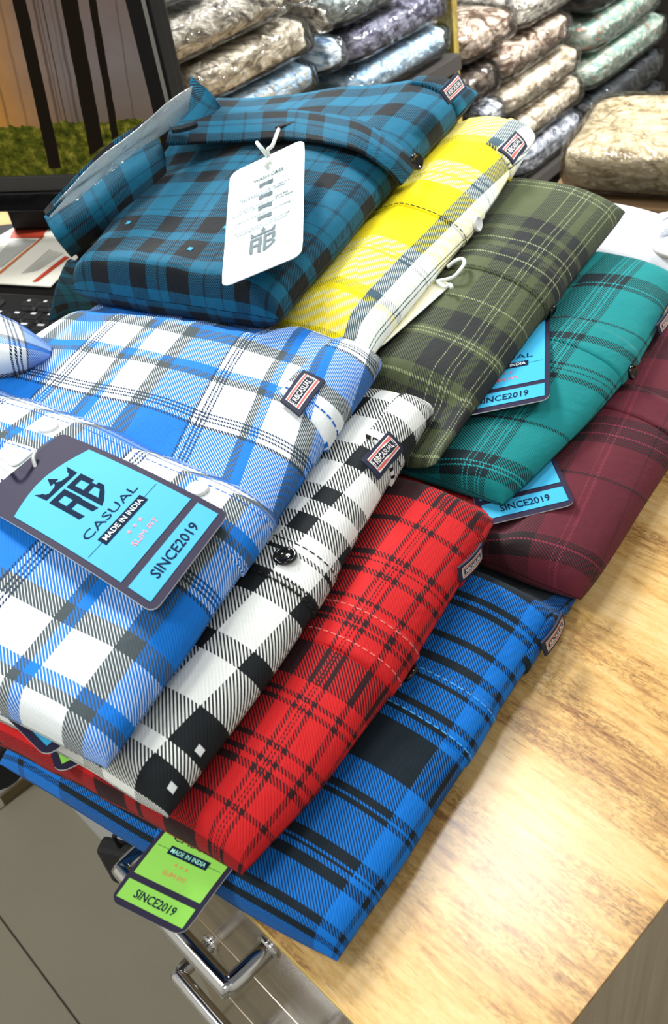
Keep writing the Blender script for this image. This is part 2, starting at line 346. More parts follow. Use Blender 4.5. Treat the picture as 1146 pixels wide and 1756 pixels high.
class Shirt:
    def __init__(s, RF, RB, LB, LF, z, T, ra=.024, re=(.012, .02), rl=.03, ns=70, nu=64, seed=1, amp=.0017, crown=.004, bow=0., left=0., dent=()):
        # RF.. corners in plan; z=(RF,RB,LB,LF) base heights; T=(front,back) thickness
        RF, RB, LB, LF = [np.array(q, float) for q in (RF, RB, LB, LF)]
        W = np.linalg.norm(RB-RF); L = .5*(np.linalg.norm(LF-RF)+np.linalg.norm(LB-RB))
        S = ease(9, ra, L, ns, rl); U = ease(7, re[0], W, nu, re[1])
        sn, un_ = S/L, U/W
        A, B = np.meshgrid(sn, un_, indexing='ij'); SS, UU = np.meshgrid(S, U, indexing='ij')
        XY = ((1-A)*(1-B))[..., None]*RF+((1-A)*B)[..., None]*RB+(A*B)[..., None]*LB+(A*(1-B))[..., None]*LF
        nrm = (RB-RF)/W; nrm = np.array([nrm[1], -nrm[0]])
        XY = XY+(bow*np.sin(np.pi*B)*(1-A)**3+.0022*wav(UU, UU*0+seed, seed+5, 5, 18, 80)*np.exp(-SS/.05))[..., None]*nrm
        e1 = (RF-LF)/np.linalg.norm(RF-LF); e2 = np.array([-e1[1], e1[0]])
        XY = XY+(.0018*wav(SS, SS*0+seed, seed+9, 6, 25, 130)*(np.exp(-UU/.02)-np.exp(-(W-UU)/.02)))[..., None]*e2
        zb = (1-A)*((1-B)*z[0]+B*z[1])+A*((1-B)*z[3]+B*z[2])
        Th = T[0]*(1-B)+T[1]*B+crown*np.sin(np.pi*np.clip(A, 0, 1))*np.sin(np.pi*B)+left*A
        # rounded footprint corners
        g = rim(SS, ra)*rim(L-SS, rl)*rim(UU, re[0])*rim(W-UU, re[1])
        zt = zb+Th*.42+Th*.58*g
        fall = np.clip(g, 0, 1)
        zt = zt+amp*wav(SS, UU, seed)*fall
        for (ds, du, rs, ru, h) in dent:
            zt = zt+h*np.exp(-((SS-ds)/rs)**2-((UU-du)/ru)**2)*fall
        zl = zb+Th*.42-Th*.42*rim(SS, ra)*rim(L-SS, rl)*rim(UU, re[0])*rim(W-UU, re[1])
        s.top = np.concatenate([XY, zt[..., None]], 2); s.bot = np.concatenate([XY, zl[..., None]], 2)
        s.bow = bow; m = s.top.shape
        j = int(m[1]*.5); d = np.linalg.norm(np.diff(s.top[:, j], axis=0), axis=1); s.sa = np.concatenate([[0], np.cumsum(d)])
        i = int(m[0]*.5); d = np.linalg.norm(np.diff(s.top[i], axis=0), axis=1); s.ua = np.concatenate([[0], np.cumsum(d)])
    def at(s, a, b, side='top'):
        a = a+s.bow*math.sin(math.pi*min(max(b/s.ua[-1], 0), 1))
        G = s.top if (a >= 0) else s.bot
        a = abs(a)
        i = min(max(np.searchsorted(s.sa, a)-1, 0), len(s.sa)-2); j = min(max(np.searchsorted(s.ua, b)-1, 0), len(s.ua)-2)
        x = (a-s.sa[i])/(s.sa[i+1]-s.sa[i]); y = (b-s.ua[j])/(s.ua[j+1]-s.ua[j])
        x = min(max(x, -.5), 1.5); y = min(max(y, -.5), 1.5)
        P = G[i, j]*(1-x)*(1-y)+G[i+1, j]*x*(1-y)+G[i, j+1]*(1-x)*y+G[i+1, j+1]*x*y
        du = G[i, j+1]-G[i, j]; ds = G[i+1, j]-G[i, j]
        n = np.cross(du, ds)
        if G is s.bot: n = -n
        l = np.linalg.norm(n)
        return P, (n/l if l > 1e-12 else np.array([1., 0, 0]))
SH = {
 'blue':  dict(RF=(-.181,.098), RB=(-.2335,.353), LB=(-.47,.305), LF=(-.405,.045), z=(.0,.0,.0,.0), T=(.030,.036), seed=11, ra=0.045),
 'red':   dict(bow=0.012, RF=(-.231,.0905), RB=(-.302,.372), LB=(-.57,.298), LF=(-.45,.032), z=(.03,.034,.034,.03), T=(.030,.036), seed=12, ra=0.042),
 'bw':    dict(bow=0.004, RF=(-.261,.078), RB=(-.366,.376), LB=(-.66,.30), LF=(-.56,.012), z=(.058,.066,.066,.058), T=(.030,.034), seed=13, ra=0.036),
 'bluew': dict(RF=(-.286,.069), RB=(-.402,.372), LB=(-.655,.345), LF=(-.60,-.01), z=(.086,.094,.094,.088), T=(.028,.030), seed=14, ra=0.034, crown=.008, re=(.012,.03), amp=.0024),
 'maroon':dict(bow=0.004, RF=(-.226,.344), RB=(-.290,.640), LB=(-.60,.575), LF=(-.53,.27), z=(.004,.0,.0,.034), T=(.034,.036), seed=15, ra=0.046),
 'teal':  dict(bow=0.014, RF=(-.295,.357), RB=(-.350,.655), LB=(-.66,.60), LF=(-.60,.29), z=(.036,.034,.036,.05), T=(.030,.036), seed=16, ra=0.044),
 'olive': dict(RF=(-.333,.340), RB=(-.414,.668), LB=(-.73,.60), LF=(-.63,.30), z=(.062,.068,.07,.066), T=(.028,.044), seed=17, ra=0.048),
 'yellow':dict(bow=0.009, RF=(-.420,.368), RB=(-.515,.680), LB=(-.80,.60), LF=(-.68,.33), z=(.084,.112,.108,.09), T=(.032,.040), seed=18, ra=0.05),
 'dark':  dict(RF=(-.478,.348), RB=(-.572,.672), LB=(-.805,.54), LF=(-.655,.292), z=(.108,.138,.124,.106), T=(.040,.044), seed=19, ra=.04, amp=.0028, crown=.004),
}
# ------------------------------------------------------------------ lettering and emblem shapes (2-D, later laid onto curved surfaces)
_tc = {}
def text2d(s, bold=0.):
    """-> verts (x centred on 0, cap height 1), faces"""
    k = (s, bold)
    if k in _tc: return _tc[k]
    cu = bpy.data.curves.new('lettering', 'FONT'); cu.body = s; cu.size = 1.; cu.align_x = 'CENTER'; cu.offset = bold; cu.resolution_u = 2; cu.fill_mode = 'FRONT'
    o = bpy.data.objects.new('lettering', cu); COL.objects.link(o)
    dg = bpy.context.evaluated_depsgraph_get(); me = bpy.data.meshes.new_from_object(o.evaluated_get(dg))
    V = np.array([v.co[:2] for v in me.vertices]); F = [tuple(p.vertices) for p in me.polygons]
    bpy.data.objects.remove(o); bpy.data.curves.remove(cu); bpy.data.meshes.remove(me)
    V[:, 0] -= (V[:, 0].min()+V[:, 0].max())/2
    V[:, 1] /= .70; w = V[:, 0].max()-V[:, 0].min()
    V[:, 0] /= w
    _tc[k] = (V, F); return _tc[k]
def rect2d(x0, y0, x1, y1, n=6, m=6):
    V = [(x0+(x1-x0)*i/n, y0+(y1-y0)*j/m) for i in range(n+1) for j in range(m+1)]
    F = [(i*(m+1)+j, (i+1)*(m+1)+j, (i+1)*(m+1)+j+1, i*(m+1)+j+1) for i in range(n) for j in range(m)]
    return V, F
CROWN = [[(0, 1.46), (.02, 1.10), (.14, 1.10), (.30, 1.10), (.30, 1.22), (.2, 1.2), (.13, 1.25), (.12, 1.32), (.07, 1.36)],
         [(.30, 1.10), (.46, 1.10), (.47, 1.30), (.40, 1.24)], [(.30, 1.10), (.40, 1.24), (.30, 1.22)], [(.46, 1.10), (.54, 1.10), (.53, 1.36), (.47, 1.36)], [(.38, 1.34), (.62, 1.34), (.5, 1.56)],
         [(.54, 1.10), (.70, 1.10), (.70, 1.22), (.60, 1.24), (.53, 1.30)], [(.70, 1.10), (.98, 1.10), (1., 1.46), (.93, 1.36), (.88, 1.32), (.87, 1.25), (.80, 1.2), (.70, 1.22)]]
RB = [[(0, .12), (.13, .07), (.13, 1.), (0, 1.)], [(.13, .86), (.47, .86), (.47, 1.), (.13, 1.)], [(.33, .6), (.47, .52), (.47, .86), (.33, .86)], [(.13, .46), (.47, .46), (.47, .6), (.13, .6)], [(.31, .02), (.45, -.03), (.45, .46), (.31, .46)],
      [(.53, -.06), (.66, .0), (.66, 1.), (.53, 1.)], [(.66, .86), (1., .86), (1., 1.), (.66, 1.)], [(.86, .6), (1., .6), (1., .86), (.86, .86)], [(.66, .46), (.92, .46), (.92, .6), (.66, .6)], [(.86, .24), (1., .3), (1., .46), (.86, .46)], [(.66, 0.), (.86, .16), (1., .3), (.86, .3), (.66, .16)]]
STAR = [(math.sin(i*math.pi/5)*(1 if i % 2 == 0 else .42), math.cos(i*math.pi/5)*(1 if i % 2 == 0 else .42)) for i in range(10)]
def polys2d(P, x, y, w, h):
    V = []; F = []
    for p in P:
        o = len(V); V += [(x+q[0]*w, y+q[1]*h) for q in p]; F.append(tuple(range(o, o+len(p))))
    return V, F
class Print:
    """flat print collected on a card surface f(a, b, h)"""
    def __init__(s, f): s.f = f; s.m = MB()
    def add(s, VF, h=.00035):
        V, F = VF; s.m.add([s.f(v[0], v[1], h) for v in V], F); return s
    def text(s, t, cx, y, w, hgt, bold=.0, h=.0005):
        V, F = text2d(t, bold); return s.add(([(cx+v[0]*w, y+v[1]*hgt) for v in V], F), h)
    def build(s, name, mat, parent): return s.m.build(name, mat, parent, False)

# ------------------------------------------------------------------ plaids
WHT, SLATE, BLU, DKL = (228, 236, 238), (62, 74, 78), (0, 112, 206), (12, 42, 74)
BLK = (16, 22, 26)
def bluesett(rev):
    S = [(-7, -4.6, DKL), (-1.4, .0, DKL), (1.6, 3., DKL), (4.6, 6., DKL), (33, 39, SLATE), (39, 46, BLU), (71, 83, SLATE), (83, 119, BLU)]
    return [((-b, -a, c) if rev else (a, b, c)) for a, b, c in S]
def shift(S, d): return [(a+d, b+d, c) for a, b, c in S]
PL = {}
PL['bluew'] = plaid('blue_white_plaid', (shift(bluesett(True), 75), (75-119, 75+7), WHT), (shift(bluesett(False), 228), (228-7, 228+119), WHT), 2.3, .5, -1, .8, .25, .34)
bwS = [(-60, -46, BLK), (-22, 14.5, BLK), (38.5, 52.5, BLK), (76, 90, BLK), (114, 128, BLK), (152, 166, BLK)]
bwU = [(6, 29, BLK), (37, 60, BLK), (86, 99, BLK), (128, 146, BLK), (160, 163, BLK), (176, 190, BLK), (202, 214, BLK), (236, 254, BLK), (280, 300, BLK), (318, 334, BLK)]
PL['bw'] = plaid('black_white_check', (bwS, (-60, 200), (236, 240, 236)), (bwU, (0, 360), (236, 240, 236)), 2.5)
RED, RBK = (196, 24, 28), (42, 12, 18)
rS = [(-40, -36, RBK), (-24, -21, RBK), (-9, -6, RBK), (4, 7, RBK), (12.6, 13.2, RBK), (20.5, 23, RBK), (25, 25.7, RBK), (27.2, 27.9, RBK), (29.8, 32.2, RBK), (42, 66, RBK), (84, 88, RBK), (96, 120, RBK)]
rU = [(0, 12, RBK), (30, 33, RBK), (50.5, 53.5, RBK), (57, 57.8, RBK), (59, 59.8, RBK), (65, 68, RBK), (89, 92, RBK), (95, 98, RBK), (106, 128, RBK), (144, 147, RBK), (149, 152, RBK), (155, 155.8, RBK), (162, 165, RBK), (182, 186, RBK), (190, 190.8, RBK), (192, 192.8, RBK), (196, 200, RBK), (226, 230, RBK), (248, 272, RBK), (288, 292, RBK)]
PL['red'] = plaid('red_black_plaid', (rS, (-40, 200), RED), (rU, (0, 360), RED), 2.3)
BBL, BBK = (0, 112, 204), (8, 26, 36)
bS = [(-30, -26, BBK), (-9, -8, BBK), (3.4, 6.2, BBK), (18.5, 80, BBK), (104, 107, BBK), (120, 190, BBK)]
bU = [(9, 14, BBK), (18, 22, BBK), (37, 43, BBK), (46, 46.7, BBK), (49, 54, BBK), (75, 78, BBK), (80, 84, BBK), (99, 129, BBK), (135, 138, BBK), (141, 146, BBK), (159.5, 163, BBK), (174, 179, BBK), (183, 183.8, BBK), (186, 186.8, BBK), (190, 195, BBK), (215, 218, BBK), (221, 226, BBK), (240, 298, BBK)]
PL['blue'] = plaid('blue_black_plaid', (bS, (-30, 220), BBL), (bU, (0, 360), BBL), 2., .42)
MAR, MBK, MLT = (90, 26, 40), (30, 16, 20), (126, 44, 62)
mS = [(-6, -5, MBK), (8, 9, MBK), (33, 34.2, MLT), (37, 38.2, MLT), (52, 80, MBK), (110, 140, MBK)]
mU = [(28, 46, MBK), (34, 35, MLT), (39, 40, MLT), (111, 113.5, MBK), (148, 182, MBK), (158, 159, MLT), (162, 163, MLT), (171, 172, MLT), (214, 224, MBK), (262, 296, MBK), (276, 277, MLT)]
PL['maroon'] = plaid('maroon_black_plaid', (mS, (-40, 200), MAR), (mU, (0, 360), MAR), 2.2, .42)
TEA, TBK, TLT = (0, 124, 126), (6, 30, 36), (20, 150, 156)
tS = [(-14, -12.4, TBK), (25, 62, TBK), (29.5, 30.5, TLT), (32.5, 33.5, TLT), (39, 40, TLT), (43, 44, TLT), (96, 130, TBK)]
tU = [(22, 44, TBK), (29, 30, TLT), (33, 34, TLT), (84, 86, TBK), (136, 154, TBK), (138, 139.2, TEA), (141, 145, TEA), (147, 151, TEA), (182, 190, TBK), (212, 214, TBK), (262, 286, TBK), (268, 269, TLT), (273, 274, TLT)]
PL['teal'] = plaid('teal_black_plaid', (tS, (-40, 200), TEA), (tU, (0, 360), TEA), 2.2, .45)
OLV, OBK, OLT = (74, 82, 54), (30, 34, 34), (136, 146, 108)
oS = [(-10, 20, OBK), (8, 9.2, OLT), (11.6, 12.8, OLT), (26, 58, OBK), (30, 31.2, OLT), (33.6, 34.8, OLT), (43, 44, OLT), (88, 120, OBK)]
oU = [(14, 16, OLT), (40, 60, OBK), (48, 49, OLT), (64, 65.2, OLT), (68, 69.2, OLT), (72, 100, OBK), (104, 105.2, OLT), (108, 109.2, OLT), (112, 134, OBK), (148, 149, OLT), (152, 153, OLT), (196, 216, OBK), (203, 204, OLT), (222, 240, OBK), (228, 229, OLT), (246, 262, OBK), (310, 311.2, OLT), (316, 317.2, OLT)]
PL['olive'] = plaid('olive_black_plaid', (oS, (-40, 200), OLV), (oU, (0, 370), OLV), 2.2, .45)
YEL, YG, YW = (252, 230, 0), (62, 86, 98), (234, 240, 232)
yS = [(-40, -20, YG), (-10, 13, YW), (-5, -4.2, YG), (-2.2, -1.4, YG), (13, 24, YG), (100, 110, YG)]
yU = [(20, 28, YG), (28, 54, YW), (60, 67, YG), (67, 104, YW), (104, 106.4, YG), (106.4, 109, YW), (109, 109.8, YG), (109.8, 111.6, YW), (111.6, 112.4, YG), (112.4, 114, YW), (114, 114.8, YG), (114.8, 122, YW), (200, 232, YW), (212, 214, YG), (217, 217.8, YG), (219.6, 220.4, YG), (222, 222.8, YG), (268, 278, YG), (278, 330, YW)]
PL['yellow'] = plaid('yellow_white_plaid', (yS, (-40, 200), YEL), (yU, (0, 360), YEL), 2.2, .76)
DTE, DBK, DMD = (0, 92, 122), (9, 16, 22), (4, 56, 76)
dS = [(-30, -24, DMD), (-12, 8, DBK), (18, 21, DMD), (36, 51, DBK), (62, 65, DMD), (80, 83, DMD), (97, 120, DBK), (128, 130, DMD), (142, 160, DBK), (186, 206, DBK), (214, 217, DMD), (232, 250, DBK)]
dU = [(8, 26, DBK), (38, 60, DBK), (71, 92, DBK), (98, 100, DMD), (120, 123, DMD), (142, 159, DBK), (170, 173, DMD), (184, 203, DBK), (222, 225, DMD), (244, 268, DBK), (292, 308, DBK), (316, 319, DMD), (336, 354, DBK)]
PL['dark'] = plaid('dark_teal_check', (dS, (-30, 260), DTE), (dU, (0, 380), DTE), 2., .46)
def uvw(k):
    def f(s, u):
        if k == 'bluew':
            up = u > .178
            return np.where(up, s-.25*(u-.18), s-.026), np.where(up, u+.1*s, u+.116)
        if k == 'bw': return s+.16*(u-.09), u
        if k == 'maroon': return s-.1*(u-.1), u+.3*s
        if k == 'teal': return s-.04*(u-.1), u+.3*s
        if k == 'yellow': return s+.1*(u-.1), u
        return s, u
    return f

# ------------------------------------------------------------------ folded shirts: building
navy = plain('navy_woven', (18, 26, 52), .8); lab_w = plain('label_white_thread', (232, 230, 226), .8); lab_r = plain('label_red_thread', (206, 96, 92), .8)
btn_black = plain('black_button', (8, 8, 9), .08); btn_pearl = NT('pearl_button'); btn_pearl.set(.15, 0, .6, (.82, .84, .84, 1)); btn_pearl.b.inputs['Transmission Weight'].default_value = .25; btn_pearl = btn_pearl.m
thread = {'w': plain('pale_thread', (225, 232, 232), .8), 'k': plain('black_thread', (16, 16, 18), .8), 'b': plain('blue_thread', (10, 96, 190), .8), 'l': plain('light_blue_thread', (70, 160, 230), .8), 'r': plain('rose_thread', (224, 110, 100), .8), 'o': plain('olive_thread', (44, 48, 36), .8)}
SURF = {k: Shirt(**SH[k]) for k in SH}; ROOT = {}
def settle():
    """cloth below gives way to cloth lying on it"""
    x0, y0, st = -.9, -.1, .003; n, m = 270, 280
    cap = np.full((n, m), 9.)
    for k in ('dark', 'bluew', 'yellow', 'bw', 'olive', 'teal', 'red', 'maroon', 'blue'):
        S = SURF[k]
        ij = np.rint((S.top[..., :2]-[x0, y0])/st).astype(int); ij[..., 0] = ij[..., 0].clip(1, n-2); ij[..., 1] = ij[..., 1].clip(1, m-2)
        lim = np.min([cap[ij[..., 0]+a, ij[..., 1]+b] for a in (-1, 0, 1) for b in (-1, 0, 1)], 0)-.0008
        dl = np.maximum(S.top[..., 2]-lim, 0)
        for _ in range(2):
            e = np.pad(dl, 1, mode='edge'); dl = np.maximum(dl, np.max([e[a:a+dl.shape[0], b:b+dl.shape[1]] for a in (0, 1, 2) for b in (0, 1, 2)], 0)*.8)
        for _ in range(3):
            e = np.pad(dl, 1, mode='edge'); dl = np.maximum(dl, np.mean([e[a:a+dl.shape[0], b:b+dl.shape[1]] for a in (0, 1, 2) for b in (0, 1, 2)], 0))
        S.top[..., 2] -= dl
        S.bot[..., 2] = np.minimum(S.bot[..., 2], S.top[..., 2]-.0004)
        S.bot[..., 2] = np.maximum(S.bot[..., 2], np.where(S.bot[..., 0] < 9, .0006, 0)) if k in ('blue', 'maroon') else S.bot[..., 2]
        S.top[..., 2] = np.maximum(S.top[..., 2], S.bot[..., 2]+.0002)
        for a in np.linspace(0, 1, 3):      # write this shirt's underside into the map
            for b in np.linspace(0, 1, 3):
                Q = S.bot[:-1, :-1]*(1-a)*(1-b)+S.bot[1:, :-1]*a*(1-b)+S.bot[:-1, 1:]*(1-a)*b+S.bot[1:, 1:]*a*b
                I = np.rint((Q[..., :2]-[x0, y0])/st).astype(int); I[..., 0] = I[..., 0].clip(0, n-1); I[..., 1] = I[..., 1].clip(0, m-1)
                np.minimum.at(cap, (I[..., 0], I[..., 1]), Q[..., 2])
settle()
def make_shirt(k, label):
    S = SURF[k]; f = uvw(k)
    c = S.top[len(S.sa)//2, len(S.ua)//2]
    root = thing('folded_shirt', label, 'shirt', (c[0], c[1], S.bot[..., 2].min()), 'folded plaid shirts fanned out on the desk'); ROOT[k] = root
    n, m = len(S.sa), len(S.ua); V = np.concatenate([S.top.reshape(-1, 3), S.bot.reshape(-1, 3)])
    sg = np.repeat(S.sa[:, None], m, 1)-S.bow*np.sin(math.pi*S.ua/S.ua[-1])[None]; ug = np.repeat(S.ua[None], n, 0)
    sb = -np.repeat(S.sa[:, None], m, 1)-S.bow*np.sin(math.pi*S.ua/S.ua[-1])[None]
    a, b = f(sg, ug); a2, b2 = f(sb, ug)
    uv = np.concatenate([np.stack([a, b], 2).reshape(-1, 2), np.stack([a2, b2], 2).reshape(-1, 2)])
    F = grid_faces(n, m, 0, True)+grid_faces(n, m, n*m)
    mesh('shirt_body', V, F, PL[k], root, True, uv)
    return root
def strip(k, u0, u1, s0, s1, h=.0011, name='placket', skew=0., duv=(0., 0.), taper=0.):
    S = SURF[k]; f = uvw(k); ss = np.arange(s0, s1+1e-6, .003); e = .0006
    us = [u0, u0+e]+list(np.linspace(u0+e, u1-e, 8)[1:-1])+[u1-e, u1]; hs = [-.0004, h]+[h]*6+[h, -.0004]
    V = []; uv = []
    for i_, s_ in enumerate(ss):
        for u_, hh in zip(us, hs):
            if i_ == len(ss)-1: hh = -.0004
            u_ = u_+taper*(s_-s0)*(1 if u_ < (u0+u1)/2 else 0)*(u1-u_)/(u1-u0)
            P, N = S.at(s_, u_+skew*s_); V.append(P+N*hh); q = f(np.array(s_), np.array(u_+skew*s_)); uv.append((float(q[0])+duv[0], float(q[1])+duv[1]))
    mesh(name, V, grid_faces(len(ss), len(us), 0, True), PL[k], ROOT[k], True, uv)
def stitches(k, rows, s0, s1, mat, h=.0016, skew=0., L=.0032, gap=.0016, w=.00032, par=None):
    S = SURF[k]; m = MB()
    for u in rows:
        s_ = s0
        while s_+L < s1:
            P0, N0 = S.at(s_, u+skew*s_); P1, N1 = S.at(s_+L, u+skew*(s_+L)); d = P1-P0; l = np.linalg.norm(d)
            if l > 1e-5:
                x = np.cross(d/l, N0)*w
                m.add([P0+x+N0*h, P0-x+N0*h, P1-x+N1*h, P1+x+N1*h, P0+x, P0-x, P1-x, P1+x], [(0, 1, 2, 3), (0, 4, 5, 1), (2, 6, 7, 3), (1, 5, 6, 2), (3, 7, 4, 0)])
            s_ += L+gap
    tag(m.build('stitching', thread[mat], ROOT[k]), kind='stuff')
def button(k, s_, u_, mat, r=.0066, lift=.001, tilt=None):
    S = SURF[k]; P, N = S.at(s_, u_)
    if tilt is not None: N = N+np.array(tilt); N /= np.linalg.norm(N)
    x = np.cross(N, [0, 0, 1.]) if abs(N[2]) < .98 else np.array([1., 0, 0]); x /= np.linalg.norm(x); y = np.cross(N, x); P = P+N*lift
    prof = [(0.0, .0010), (.30, .0010), (.55, .0013), (.72, .0022), (.86, .0026), (.97, .0020), (1., .0012), (.95, .0002), (.6, 0.)]
    n = 28; V = [P+N*prof[0][1]]; F = []
    for q, z in prof[1:]:
        for i in range(n): t = 2*math.pi*i/n; V.append(P+r*q*(math.cos(t)*x+math.sin(t)*y)+N*z)
    for i in range(n): F.append((0, 1+i, 1+(i+1) % n))
    for g in range(len(prof)-2):
        for i in range(n): a = 1+g*n+i; b = 1+g*n+(i+1) % n; F.append((a, a+n, b+n, b))
    o = mesh('button', V, F, mat, ROOT[k], True)
    hm = MB()
    for dx, dy in ((1, 1), (1, -1), (-1, 1), (-1, -1)):
        c = P+r*.17*(dx*x+dy*y)+N*.00125; hm.add([c+r*.07*(math.cos(t)*x+math.sin(t)*y) for t in np.arange(8)*math.pi/4], [tuple(range(8))])
    hm.build('thread_holes', thread['w'] if mat is btn_pearl else thread['k'], o)
def px_on(k, x, y):
    """surface coordinates of a shirt where the photograph's pixel meets it"""
    S = SURF[k]; best = None
    for sgn, G in ((1, S.top), (-1, S.bot)):
        q = (G-CAM)@M3.T; p = q[..., :2]/q[..., 2:]*FPX+np.array([573, 878]); d = ((p-[x, y])**2).sum(2); i, j = np.unravel_index(d.argmin(), d.shape)
        i = min(max(i, 1), p.shape[0]-2); j = min(max(j, 1), p.shape[1]-2)
        J = np.stack([(p[i+1, j]-p[i-1, j])/(S.sa[i+1]-S.sa[i-1]), (p[i, j+1]-p[i, j-1])/(S.ua[j+1]-S.ua[j-1])], 1)
        e = np.linalg.solve(J, np.array([x, y])-p[i, j]); lim = .008; e = np.clip(e, -lim, lim); err = np.linalg.norm(J@e-(np.array([x, y])-p[i, j]))
        if best is None or err < best[0]-8: best = (err, sgn*max(S.sa[i]+e[0], 0)-S.bow*math.sin(math.pi*S.ua[j]/S.ua[-1]), S.ua[j]+e[1])
    return best[1], best[2]
def label_patch(k, c, h=.0016, keep=.003):
    """c: (s, u) of LT, RT, RB, LB corners of the woven label"""
    S = SURF[k]; C = np.array(c); low = min(q[0]+S.bow*math.sin(math.pi*q[1]/S.ua[-1]) for q in C)
    if C.shape[1] == 2: C[:, 0] += max(0., keep-low)
    flatq = C.shape[1] == 3
    if flatq: nf = np.cross(C[1]-C[3], C[0]-C[2]); nf = nf/np.linalg.norm(nf); nf = nf if nf@(CAM-C.mean(0)) > 0 else -nf
    def f(a, b, hh=0.):
        q = C[3]*(1-a)*(1-b)+C[2]*a*(1-b)+C[1]*a*b+C[0]*(1-a)*b
        if flatq: return q+nf*(hh+.0015*math.sin(math.pi*a))
        P, N = S.at(q[0], q[1]); return P+N*(h+hh)
    V, F = rect2d(0, 0, 1, 1, 6, 8); n = len(V); Vt = [f(v[0], v[1], 0) for v in V]; Vb = [f(v[0], v[1], -(.0012 if flatq else .0016)) for v in V]
    m = MB().add(Vt+Vb, list(F)+[tuple(i+n for i in q[::-1]) for q in F])
    idx = [i*9 for i in range(7)]+[6*9+j for j in range(1, 9)]+[i*9+8 for i in range(5, -1, -1)]+[j for j in range(7, 0, -1)]
    m.F += [(idx[i], idx[(i+1) % len(idx)], idx[(i+1) % len(idx)]+n, idx[i]+n) for i in range(len(idx))]
    o = m.build('woven_label', navy, ROOT[k]); tag(o, 'navy woven label lettered RBCASUAL')
    x0, x1, y0, y1 = .09, .91, .16, .84
    b = Print(f)
    for q in ((x0, y0, x1, y0+.045), (x0, y1-.045, x1, y1), (x0, y0, x0+.02, y1), (x1-.02, y0, x1, y1), (x0, y0+.13, x1, y0+.16), (x0, y1-.16, x1, y1-.13)): b.add(rect2d(*q, 6, 4), .0002)
    for i in range(5):
        for xx in (x0+.03, x1-.06): b.add(rect2d(xx, y0+.2+i*.085, xx+.03, y0+.24+i*.085, 1, 2), .0002)
    b.build('label_border', lab_w, o)
    r = Print(f); r.add(rect2d(x0, y0+.05, x1, y0+.125, 6, 4), .0003); r.add(rect2d(x0, y1-.125, x1, y1-.05, 6, 4), .0003); r.build('label_stripe', lab_r, o)
    Print(f).text('RBCASUAL', .5, .39, .62, .24, .015, .0004).build('label_lettering', lab_w, o)
def px_label(k, pts): label_patch(k, [px_on(k, *p) for p in pts], .0036)
def crom(P, t):
    n = len(P); i = min(int(t), n-2); x = t-i
    p0, p1, p2, p3 = P[max(i-1, 0)], P[i], P[i+1], P[min(i+2, n-1)]
    return .5*((2*p1)+(-p0+p2)*x+(2*p0-5*p1+4*p2-p3)*x*x+(-p0+3*p1-3*p2+p3)*x**3)
def cloth(name, rows, mat, parent, th=.0014, nu=24, nv=16, uvo=(0, 0), uvrot=0., wr=0., seed=3, label=None):
    """curved cloth piece through a grid of points, with thickness"""
    G = np.array(rows, float); n, m = G.shape[:2]
    A = np.array([[crom(G[i], t) for t in np.linspace(0, m-1, nu)] for i in range(n)])
    Pn = np.array([[crom(A[:, j], t) for j in range(nu)] for t in np.linspace(0, n-1, nv)])
    du = np.gradient(Pn, axis=1); dv = np.gradient(Pn, axis=0); N = np.cross(du, dv); N /= np.linalg.norm(N, axis=2)[..., None]+1e-12
    if N[..., 2].mean() < 0: N = -N; fl = True
    else: fl = False
    su = np.concatenate([[0], np.cumsum(np.linalg.norm(np.diff(Pn[nv//2], axis=0), axis=1))]); sv = np.concatenate([[0], np.cumsum(np.linalg.norm(np.diff(Pn[:, nu//2], axis=0), axis=1))])
    UU, VV = np.meshgrid(su, sv)
    if wr: Pn = Pn+N*(wr*wav(UU, VV, seed, 6, 40, 220))[..., None]
    cr, sr = math.cos(uvrot), math.sin(uvrot)
    uv = np.stack([uvo[0]+cr*UU-sr*VV, uvo[1]+sr*UU+cr*VV], 2).reshape(-1, 2)
    T = Pn+N*th/2; B = Pn-N*th/2; K = nu*nv
    F = grid_faces(nv, nu, 0, fl)+grid_faces(nv, nu, K, not fl)
    idx = [j for j in range(nu)]+[i*nu+nu-1 for i in range(1, nv)]+[(nv-1)*nu+j for j in range(nu-2, -1, -1)]+[i*nu for i in range(nv-2, 0, -1)]
    F += [((idx[i], idx[i]+K, idx[(i+1) % len(idx)]+K, idx[(i+1) % len(idx)]) if not fl else (idx[(i+1) % len(idx)], idx[(i+1) % len(idx)]+K, idx[i]+K, idx[i])) for i in range(len(idx))]
    o = mesh(name, np.concatenate([T.reshape(-1, 3), B.reshape(-1, 3)]), F, mat, parent, True, np.concatenate([uv, uv]))
    if label: tag(o, label)
    return o
def U3(rows): return [[un(*p) for p in r] for r in rows]

LBL = dict(blue='bright blue and black plaid folded shirt lying directly on the bare desk, front row',
 red='red and black plaid folded shirt, lying on the blue and black one',
 bw='black and white checked folded shirt with a black button, on the red shirt',
 bluew='blue, white and grey plaid folded shirt on top of the front pile',
 maroon='maroon and black plaid folded shirt at the bottom of the back pile',
 teal='bright teal green and black plaid folded shirt, on the maroon shirt',
 olive='olive green and black plaid folded shirt, between the yellow and teal ones',
 yellow='yellow and white plaid folded shirt beneath the dark teal shirt',
 dark='dark teal and black checked folded shirt with raised collar, on top of the back pile')
for k in ('blue', 'red', 'bw', 'bluew', 'maroon', 'teal', 'olive', 'yellow', 'dark'): make_shirt(k, LBL[k])
